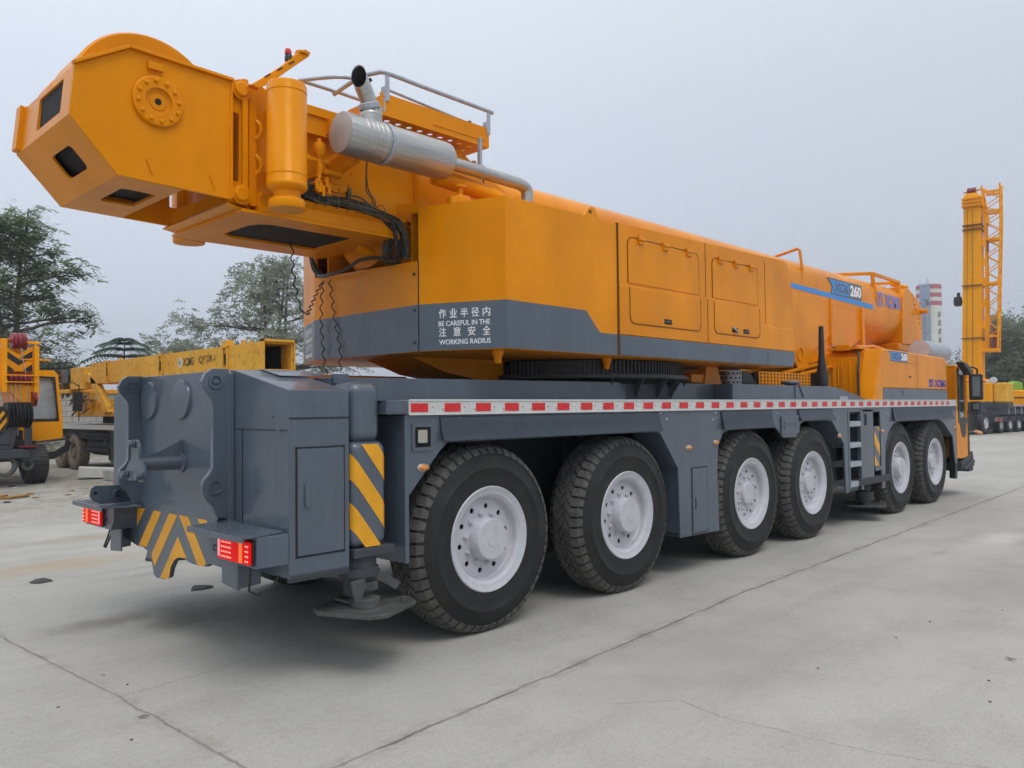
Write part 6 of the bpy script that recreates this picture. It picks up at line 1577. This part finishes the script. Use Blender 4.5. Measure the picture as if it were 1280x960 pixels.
CAM = Vector((-4.117,-4.443,1.73)); ROT = Matrix([[0.69686, -0.014339, -0.717064], [-0.717137, -0.02785, -0.696375], [-0.009985, 0.999509, -0.02969]])
FWD = -(ROT @ Vector((0, 0, 1))); RGT = ROT @ Vector((1, 0, 0))
def spot(right, ahead):
    """yard position measured from where the photographer stood: metres to the right, metres ahead"""
    f = Vector((FWD.x, FWD.y, 0)).normalized(); r = Vector((RGT.x, RGT.y, 0)).normalized()
    p = Vector((CAM.x, CAM.y, 0))+r*right+f*ahead; return (p.x, p.y, 0)
make_tree('broadleaf_tree', 'tall airy twin-trunk tree at the far left above the chevron boom head', spot(-20.6, 33), 11.9, 2.75, .17, LEAF1, 3, rise=.40, nlimb=18, leaf=(.25, .095), clumps=240, per=90, clump_r=.60, style='compound', zmin=.30, fork=[(-.9, .3), (.4, -.3)])
make_tree('broadleaf_tree', 'broad tree cut by the left edge of the photo behind the tall airy one', spot(-26.5, 37), 11.0, 3.6, .2, LEAF1, 8, nlimb=12, leaf=(.27, .10), clumps=300, per=90, clump_r=.7, style='compound', zmin=.25)
make_tree('willow_tree', 'large grey-green feathery tree behind the boom opening of the old crane', spot(-10.9, 37), 9.9, 3.4, .13, LEAF2, 5, nlimb=16, leaf=(.18, .055), clumps=230, per=80, clump_r=.60, style='willow', rise=.35, zmin=.12, fork=[(-.8, 0), (.7, .4), (.1, -.5)])
make_tree('shrubby_tree', 'pale bushy tree showing above the middle of the old crane boom', spot(-18.6, 46), 6.2, 2.4, .12, LEAF2, 12, nlimb=10, leaf=(.20, .06), clumps=150, per=80, clump_r=.6, style='willow', zmin=.25, fork=[(-1.0, 0), (.9, 0), (.0, .3)])
make_tree('shrubby_tree', 'low dull green bush above the wall left of the ballast box', spot(-24.2, 42), 4.6, 2.1, .10, LEAF4, 17, nlimb=9, leaf=(.20, .08), clumps=90, per=60, clump_r=.55, style='loose', zmin=.2)
make_tree('shrubby_tree', 'low bush peeking between the old crane winch and the layered frond tree', spot(-18.2, 41), 3.9, 1.7, .10, LEAF4, 19, nlimb=8, leaf=(.20, .08), clumps=60, per=60, clump_r=.5, style='loose', zmin=.2)
# layered umbrella crown of long fronds
fr = thing('frond_tree', 'small dark tree with flat layered fronds above the old crane boom', 'tree', spot(-16.25, 33.5), 0, 'trees beyond the yard')
m = MB(); m.tube([(0, 0, 0), (.05, 0, 2), (0, .05, 3.2), (.02, 0, 4.8)], [.09, .07, .05, .02], 8); m.build('trunk', BARK, fr)
m = MB(); bm = m.bm; rf = random.Random(2)
for tier, (z, L, n) in enumerate(((3.75, 1.45, 14), (4.05, 1.45, 14), (4.35, 1.25, 13), (4.62, .95, 11), (4.8, .55, 8))):
    for k in range(n):
        a = 2*math.pi*(k+.37*tier)/n+rf.uniform(-.15, .15); d = Vector((math.cos(a), math.sin(a), 0)); sd_ = Vector((-d.y, d.x, 0)); LL = L*rf.uniform(.85, 1.1)
        for j in range(12):
            u = (j+1)/12; p = Vector((0, 0, z))+d*LL*u+Vector((0, 0, .14*math.sin(u*2.2)*L-.26*u*u*L))
            for sg in (-1, 1):
                ld = (sd_*sg*.9+d*.35+Vector((0, 0, -.55))).normalized()*.27*(1-.3*abs(u-.5)); w2 = d*.045
                bm.faces.new([bm.verts.new(p), bm.verts.new(p+ld*.5+w2), bm.verts.new(p+ld), bm.verts.new(p+ld*.5-w2)])
m.build('crown', LEAF3, fr, smooth=0, recalc=False)

# ================================================================== BACKGROUND RIGHT
# crane with its boom raised; the chassis points away to the right
RC = spot(0, 0)
rcx, rcy = spot(26.3, 46)[:2]
rc = thing('raised_crane', 'yellow crane at the right with its boom raised upright and a lattice jib folded alongside', 'crane', (rcx, rcy, 0), 0, 'cranes parked in the yard behind')
head = math.atan2(FWD.y, FWD.x)
Rg = Vector((RGT.x, RGT.y, 0)).normalized(); Fd = Vector((FWD.x, FWD.y, 0)).normalized()
lean_note = 0
# local frame: x = to the right as seen from the yard, y = away
rc.rotation_euler = (0, 0, math.atan2(Rg.y, Rg.x)-R(38))
# boom 2.0 m wide at the bottom, 1.7 m at the top, very slightly leaning
def q4(cx, z, w, y0, y1): return [(cx-w/2, y0, z), (cx+w/2, y0, z), (cx+w/2, y1, z), (cx-w/2, y1, z)]
def loft(m, A, B):
    a = [m.bm.verts.new(p) for p in A]; b = [m.bm.verts.new(p) for p in B]; m._f(a[::-1]); m._f(b)
    for i in range(4): m._f([a[i], a[(i+1) % 4], b[(i+1) % 4], b[i]])
m = MB()
loft(m, q4(.20, 2.6, 1.0, -.6, .8), q4(.44, 12.9, .86, -.5, .6))
bo2 = m.build('boom', ORG, rc, bevel=.05, seg=3)
m = MB()
for z in (5.4, 8.4, 11.6, 11.85):
    f = (z-2.6)/10.3; cx_, w = .20+.24*f, 1.0-.14*f; loft(m, q4(cx_, z, w+.08, -.66, .83), q4(cx_, z+.05, w+.10, -.66, .83))
for zz in (0, 1):
    pass
m.tube([(.26, -.61, 2.7), (.46, -.51, 12.8)], .016, 5); m.tube([(-.05, -.61, 2.7), (.22, -.51, 12.8)], .012, 5)
m.build('boom_bands', BROWNR, bo2)
m = MB()
loft(m, q4(.45, 12.9, .98, -.6, .7), q4(.45, 13.5, .92, -.6, .7)); loft(m, q4(.45, 13.5, .92, -.5, .5), q4(.42, 13.75, .5, -.4, .4))
m.cyl((.0, -.2, 13.85), (.95, -.2, 13.92), .05, 8)
for z in (12.95, 13.15, 13.35): m.box(-.08, -.68, z, .98, -.6, z+.07)
m.build('boom_head', ORG, bo2, bevel=.03)
m = MB()
for k in range(4): m.lathe([(0, -.04), (.22, -.05), (.2, 0), (.22, .05), (0, .04)], (.25+k*.11, -.2, 13.88), (1, 0, 0), 14)
m.build('head_sheaves', MAROON, bo2)
m = MB(); m.lathe([(0, -.3), (.2, -.25), (.24, 0), (.2, .25), (0, .3)], (-.42, -.3, 7.6), (0, 0, 1), 14); m.box(-.45, -.4, 7.85, -.3, -.2, 8.1); m.build('anemometer_drum', BLACKP, bo2)
# lattice jib folded beside
jb = MB(); jx0, jx1 = 1.30, 2.28
def ch(z): f = (z-5.0)/9.2; return (1.02+.02*f, 1.50+.38*f, 1)
for y in (-.3, .5):
    for k in (0, 1):
        jb.tube([(ch(4.6)[k]+.0, y, 4.6), (ch(12)[k], y, 12.0), (ch(14)[k]-(.12 if k == 0 else .06), y, 14.1)], .055, 6)
    n = 18; z = 5.4
    for i in range(n):
        za, zb = 5.4+i*.47, 5.4+(i+1)*.47; a, b = (ch(za)[i % 2], y, za), (ch(zb)[(i+1) % 2], y, zb); jb.tube([a, b], .028, 5)
    for z_ in (5.5, 8.5, 11.0, 12.6, 13.7): jb.bar((ch(z_)[0], y, z_), (ch(z_)[1], y, z_), .12)
for i in range(12):
    z_ = 5.5+i*.72; jb.tube([(ch(z_)[1], -.3, z_), (ch(z_+.7)[1], .5, z_+.7)], .025, 5); jb.tube([(ch(z_)[0], -.3, z_), (ch(z_+.7)[0], .5, z_+.7)], .025, 5)
jb.build('lattice_jib', ORG, rc)
m = MB(); hol = [rrect(-.07, z, .07, z+.75, .065, 4) for z in (.4, 1.6, 2.8, 4.0, 5.1)]
m.plate([(-.15, 0), (.15, 0), (.13, 6.3), (-.12, 6.3)], hol, (.82, -.4, 4.8), (1, 0, 0), (.02, 0, 1), -.03)
m.box(.68, -.45, 4.62, 1.55, .5, 4.8); m.box(1.0, -.35, 11.9, 1.2, .3, 12.4); m.tube([(1.05, -.2, 11), (1.1, -.2, 13)], .05, 6)
m.build('jib_bracket', ORG, rc, bevel=.02)
m = MB(); m.box(1.25, -.2, 4.8, 1.5, .4, 5.9); m.box(.98, -.3, 10.4, 1.14, .3, 11.1); m.build('jib_winch', MAROON, rc)
# superstructure and ballast
m = MB(); m.box(-3.4, -1.3, 1.75, 1.30, 1.4, 2.85); m.box(-1.0, -.9, 2.9, 1.0, .9, 3.1); m.box(-3.3, -1.1, 2.9, -1.3, 1, 3.3); sp2 = m.build('slewing_body', ORG, rc, bevel=.08, seg=3)
m = MB(); m.box(1.30, -1.15, 1.75, 2.02, 1.4, 2.85); m.build('ballast_end', YEL_OLD, rc, bevel=.1, seg=3)
m = MB(); m.box(-3.41, -1.32, 1.45, 1.28, 1.3, 1.80); m.box(1.28, -1.2, 1.40, 2.0, 1.3, 1.74); m.build('grey_skirt', GREY_D, rc, bevel=.03)
m = MB(); m.lathe([(0, 0), (.18, 0), (.18, -.06), (0, -.08)], (1.35, -1.1, 3.0), (0, 1, 0), 14); m.box(.95, -1.1, 2.87, 1.2, -.9, 3.0); m.build('deck_fittings', WHITE, rc)
# chassis running to the right
m = MB(); m.box(-1.5, -1.25, 1.05, 16, 1.3, 1.58); m.prism([(-1.5, 1.6), (-.2, 1.6), (1.2, 1.0), (16, .95), (16, .75), (-1.5, .60)], 'y', -1.1, 1.2); chs = m.build('chassis', PURP, rc, bevel=.02)
m = MB(); m.box(1.0, -1.35, 1.52, 16, -1.25, 1.62)
for k in range(14): m.box(2+k*1.0, -1.3, 1.05, 2.1+k*1.0, -1.26, 1.52)
m.build('deck_rim', RAILM, chs)
m = MB()
for k in range(12): m.box(2.3+k*1.0, -1.262, 1.30, 2.8+k*1.0, -1.255, 1.45)
m.build('frame_openings', HOLE, chs)
m = MB(); m.box(.15, -1.28, .70, 1.10, -1.22, .90); tl2 = m.build('rear_marker', WHITE, chs); m = MB(); m.box(.28, -1.29, .72, 1.00, -1.28, .88); m.build('red_lens', REDM, tl2)
m = MB(); m.box(-.2, -1.0, .25, 1.3, .5, .55); m.build('under_box', UNDER, chs)
for i in range(8): simple_wheel(rc, 1.35+i*1.35, -1.15, .46, .47, .38, (0, 1, 0), RUBBER, WHEELP, rr=.48)
simple_wheel(rc, -1.15, -1.28, .62, .62, .40, (0, 1, 0), RUBBER, WHEELP, rr=.5)
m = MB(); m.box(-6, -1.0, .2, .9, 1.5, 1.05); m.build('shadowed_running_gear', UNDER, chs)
for o in list(rc.children):
    if o.name.split('.')[0] in ('wheel', 'chassis', 'under_box'): o.rotation_euler = (0, 0, R(77)); o.location = (0, 0, 0)

lo = thing('low_yellow_truck', 'low yellow machine at the right edge behind the raised crane chassis', 'truck', spot(31.5, 49.5), math.atan2(Rg.y, Rg.x))
m = MB(); m.box(-1.7, -1, 1.2, 6, 1, 2.35); m.box(-1.2, -1, 2.3, 1, 1, 2.5); m.build('body', ORG, lo, bevel=.08)
m = MB(); m.box(-1.5, -1.02, 2.0, -.2, -1, 2.08); m.box(.2, -1.02, 2.0, 1, -1, 2.08); m.box(-1.7, -.9, .3, 6, .9, 1.2); m.build('frame', UNDER, lo)
m = MB(); gx, gy, _ = spot(30.6, 49.0)
m.prism([(-.5, 2.36), (-.5, 2.85), (-.35, 2.95), (-.1, 2.9), (.1, 3.05), (.45, 2.95), (.5, 2.36)], 'y', -.4, .4)
go = m.build('lime_cover', plain('lime_green_cover', (.22, .42, .03, 1), .7, 0, .2), None, bevel=.05); go.location = (gx, gy, 0); go.rotation_euler = (0, 0, math.atan2(Rg.y, Rg.x)); 
tag(go, 'lime green cover lying on the low yellow machine behind the raised crane', 'cover')

# trees and buildings far right
make_tree('broadleaf_tree', 'dense grey-green tree at the right edge behind the raised crane', spot(38.2, 58), 7.9, 4.6, .25, LEAF4, 31, nlimb=14, leaf=(.32, .12), clumps=330, per=90, clump_r=.85, style='loose', zmin=.15)
make_tree('broadleaf_tree', 'second dull green tree beyond the lime cover at the right edge', spot(42.5, 60), 8.4, 4.5, .25, LEAF4, 33, nlimb=13, leaf=(.32, .12), clumps=260, per=80, clump_r=.9, style='loose', zmin=.15)
make_tree('shrubby_tree', 'low tree between the raised crane boom and the dense tree at the right', spot(41.0, 66), 5.9, 2.8, .2, LEAF4, 35, nlimb=11, leaf=(.30, .11), clumps=150, per=70, clump_r=.8, style='loose', zmin=.1)
PLAST = plain('pale_plaster', (.55, .55, .52, 1), .8, 0, .08, 1)
bl = thing('white_building', 'pale low building seen between the raised boom and the trees', 'building', spot(52, 88), math.atan2(Rg.y, Rg.x))
m = MB(); m.box(-3.5, 0, 0, 9, 8, 6.2); m.box(-3.7, -.15, 6.2, 9.2, 8, 6.5); m.build('wall', PLAST, bl, bevel=.03)
for k in range(4):
    for j in range(2):
        m = MB(); m.box(-2.8+k*2.9, -.05, 1.0+j*2.8, -1.2+k*2.9, .02, 2.6+j*2.8); m.build('window', GLASS, bl)
# striped chimney with its lift tower
chm = thing('striped_chimney', 'distant white tower with red bands behind the boom end', 'chimney', spot(132, 252), math.atan2(Rg.y, Rg.x))
WC = plain('cream_white_concrete', (.62, .64, .55, 1), .8, 0, .05, .2, 0); RB = plain('band_red', (.42, .05, .07, 1), .7, 0, .08, .2, 0); BS = plain('blue_grey_steel_tower', (.20, .27, .40, 1), .6, 0, .2, .5, 0)
m = MB(); m.lathe([(4.0, 0), (3.55, 39.2), (3.2, 39.2), (3.2, 20)], (0, 0, 0), (0, 0, 1), 48); st = m.build('shaft', WC, chm)
def turn(m, dx):
    c_, s_ = math.cos(R(-27.4)), math.sin(R(-27.4))
    for v in m.bm.verts: x, y = v.co.x-dx, v.co.y; v.co.x, v.co.y = x*c_-y*s_, x*s_+y*c_
for z in (37.6, 35.0, 32.4):
    m = MB(); rr_ = 4.0-.45*z/39.2; m.lathe([(rr_+.03, z), (rr_+.02, z+1.35)], (0, 0, 0), (0, 0, 1), 48); m.build('red_band', RB, st)
m = MB()
for x in (-1.3, 1.3):
    for y in (-5.2, -3.9): m.bar((x, y, 0), (x, y, 39.3), .28)
for i in range(20):
    z = i*2.0; m.bar((-1.3, -5.2, z), (1.3, -5.2, z), .2); m.bar((-1.3, -5.2, z), (1.3, -5.2, z+2), .14); m.bar((-1.3, -5.2, z), (-1.3, -3.9, z+2), .14)
m.box(-.9, -5.0, 0, .2, -4.1, 38.8); m.box(-1.3, -5.3, 34, 1.3, -3.8, 38.6); m.bar((.7, -4.5, 39), (.9, -4.5, 41), .15); turn(m, 1.1); tw = m.build('lift_tower', BS, chm)
m = MB(); 
for i, ch2 in enumerate('不断创新'): pass
for i in range(8):
    z = 29.6-i*2.7
    for (a, b) in (((2.5, z+.5), (3.3, z+.5)), ((2.6, z), (3.2, z)), ((2.9, z+.9), (2.9, z-.6)), ((2.5, z-.6), (3.3, z-.6)), ((2.6, z-.2), (2.5, z-.7))):
        m.bar((a[0], -math.sqrt(16.2-a[0]**2)+.2, a[1]), (b[0], -math.sqrt(16.2-b[0]**2)+.2, b[1]), .15)
turn(m, 0); m.build('dark_marks', plain('faded_dark_marks', (.10, .10, .13, 1), .8), st)
ob2 = thing('office_tower', 'pale blue-windowed building at the foot of the striped tower', 'building', spot(133.5, 240), math.atan2(Rg.y, Rg.x))
m = MB(); m.box(-3.5, 0, 0, 5.0, 8, 14.5); m.box(-4.5, .5, 0, -1, 8, 13.4); m.build('wall', PLAST, ob2)
for j in range(5):
    m = MB(); m.box(-.4, -.1, 2.0+j*2.5, 1.2, 0, 3.8+j*2.5); m.build('window', BLUE if False else BS, ob2)

# ================================================================== CAMERA, SKY, LIGHT
cd = bpy.data.cameras.new('camera'); co = bpy.data.objects.new('camera', cd); COL.objects.link(co)
M4 = ROT.to_4x4(); M4.translation = CAM; co.matrix_world = M4
cd.lens = 28.1301; cd.sensor_width = 36; cd.clip_start = .05; cd.clip_end = 5000
SC.camera = co
w = bpy.data.worlds.new('World'); SC.world = w; w.use_nodes = True
nt = w.node_tree; bg = nt.nodes['Background']
SUN_EL, SUN_AZ = 62, 250     # azimuth of the sun measured in the xy plane from +x, degrees
sky = nt.nodes.new('ShaderNodeTexSky'); sky.sky_type = 'NISHITA'; sky.sun_disc = False; sky.sun_elevation = R(SUN_EL); sky.sun_rotation = R(90-SUN_AZ); sky.air_density = 1; sky.dust_density = 6; sky.ozone_density = 1
tc = nt.nodes.new('ShaderNodeTexCoord'); sep = nt.nodes.new('ShaderNodeSeparateXYZ'); nt.links.new(tc.outputs['Generated'], sep.inputs[0])
def N(typ, **k):
    o = nt.nodes.new(typ)
    for a, b in k.items(): setattr(o, a, b)
    return o
def MM(op, a, b):
    o = N('ShaderNodeMath', operation=op)
    for s_, v_ in zip(o.inputs, (a, b)):
        if hasattr(v_, 'is_output'): nt.links.new(v_, s_)
        else: s_.default_value = v_
    return o.outputs[0]
# overcast deck: pale blue-grey at the horizon, brighter overhead and towards the hidden sun
rp_ = N('ShaderNodeValToRGB'); e = rp_.color_ramp.elements
stops = [(0.0, (6.3, 6.95, 8.2)), (.08, (6.5, 7.1, 8.3)), (.35, (7.7, 8.4, 9.5)), (.65, (10.5, 11.0, 12.0)), (1.0, (14.5, 14.8, 15.4))]
while len(e) < len(stops): e.new(.5)
MX = 16.0
for q, (p, c) in zip(e, stops): q.position = p; q.color = (c[0]/MX, c[1]/MX, c[2]/MX, 1)
nt.links.new(MM('MAXIMUM', sep.outputs[2], 0.0), rp_.inputs[0])
dot = N('ShaderNodeVectorMath', operation='DOT_PRODUCT'); nt.links.new(tc.outputs['Generated'], dot.inputs[0]); gd = (math.cos(R(135)), math.sin(R(135)), 0); dot.inputs[1].default_value = gd
gain = MM('ADD', MM('MULTIPLY', dot.outputs['Value'], .17), 1.0)
nz = N('ShaderNodeTexNoise'); nz.inputs['Scale'].default_value = 1.6; nz.inputs['Detail'].default_value = 3; nt.links.new(tc.outputs['Generated'], nz.inputs['Vector'])
gain = MM('MULTIPLY', gain, MM('ADD', MM('MULTIPLY', nz.outputs[0], .10), .95))
gain = MM('MULTIPLY', gain, MX*1.0)
sc_ = N('ShaderNodeVectorMath', operation='SCALE'); nt.links.new(rp_.outputs[0], sc_.inputs[0]); nt.links.new(gain, sc_.inputs['Scale'])
mx = N('ShaderNodeMix', data_type='RGBA'); mx.inputs[0].default_value = .88; nt.links.new(sky.outputs[0], mx.inputs[6]); nt.links.new(sc_.outputs[0], mx.inputs[7])
nt.links.new(mx.outputs[2], bg.inputs[0]); bg.inputs[1].default_value = .10
ld = bpy.data.lights.new('sun', 'SUN'); ld.energy = 1.05; ld.angle = R(28); ld.color = (1, .97, .92)
lo_ = bpy.data.objects.new('sun', ld); COL.objects.link(lo_)
sd3 = Vector((math.cos(R(SUN_EL))*math.cos(R(SUN_AZ)), math.cos(R(SUN_EL))*math.sin(R(SUN_AZ)), math.sin(R(SUN_EL))))
lo_.rotation_euler = (sd3).to_track_quat('Z', 'Y').to_euler()
SC.view_settings.view_transform = 'Standard'; SC.view_settings.look = 'None'; SC.view_settings.exposure = 0.0; SC.view_settings.gamma = 1
SC.view_settings.use_curve_mapping = False
SC.cycles.use_adaptive_sampling = True; SC.cycles.adaptive_threshold = .03; SC.cycles.max_bounces = 5; SC.cycles.diffuse_bounces = 3; SC.cycles.glossy_bounces = 3; SC.cycles.transparent_max_bounces = 4
# the hazy autumn air over the yard
m = MB(); m.box(-950, -950, -1, 1550, 1550, 60)
hz_ = bpy.data.materials.new('haze'); hz_.use_nodes = True; t_ = hz_.node_tree; t_.nodes.remove(t_.nodes['Principled BSDF'])
v_ = t_.nodes.new('ShaderNodeVolumePrincipled'); v_.inputs['Color'].default_value = (.88, .92, 1, 1); v_.inputs['Density'].default_value = .0011; v_.inputs['Anisotropy'].default_value = .2
t_.links.new(v_.outputs[0], t_.nodes['Material Output'].inputs['Volume'])
if HAZE: tag(m.build('haze', hz_, smooth=0), kind='stuff')
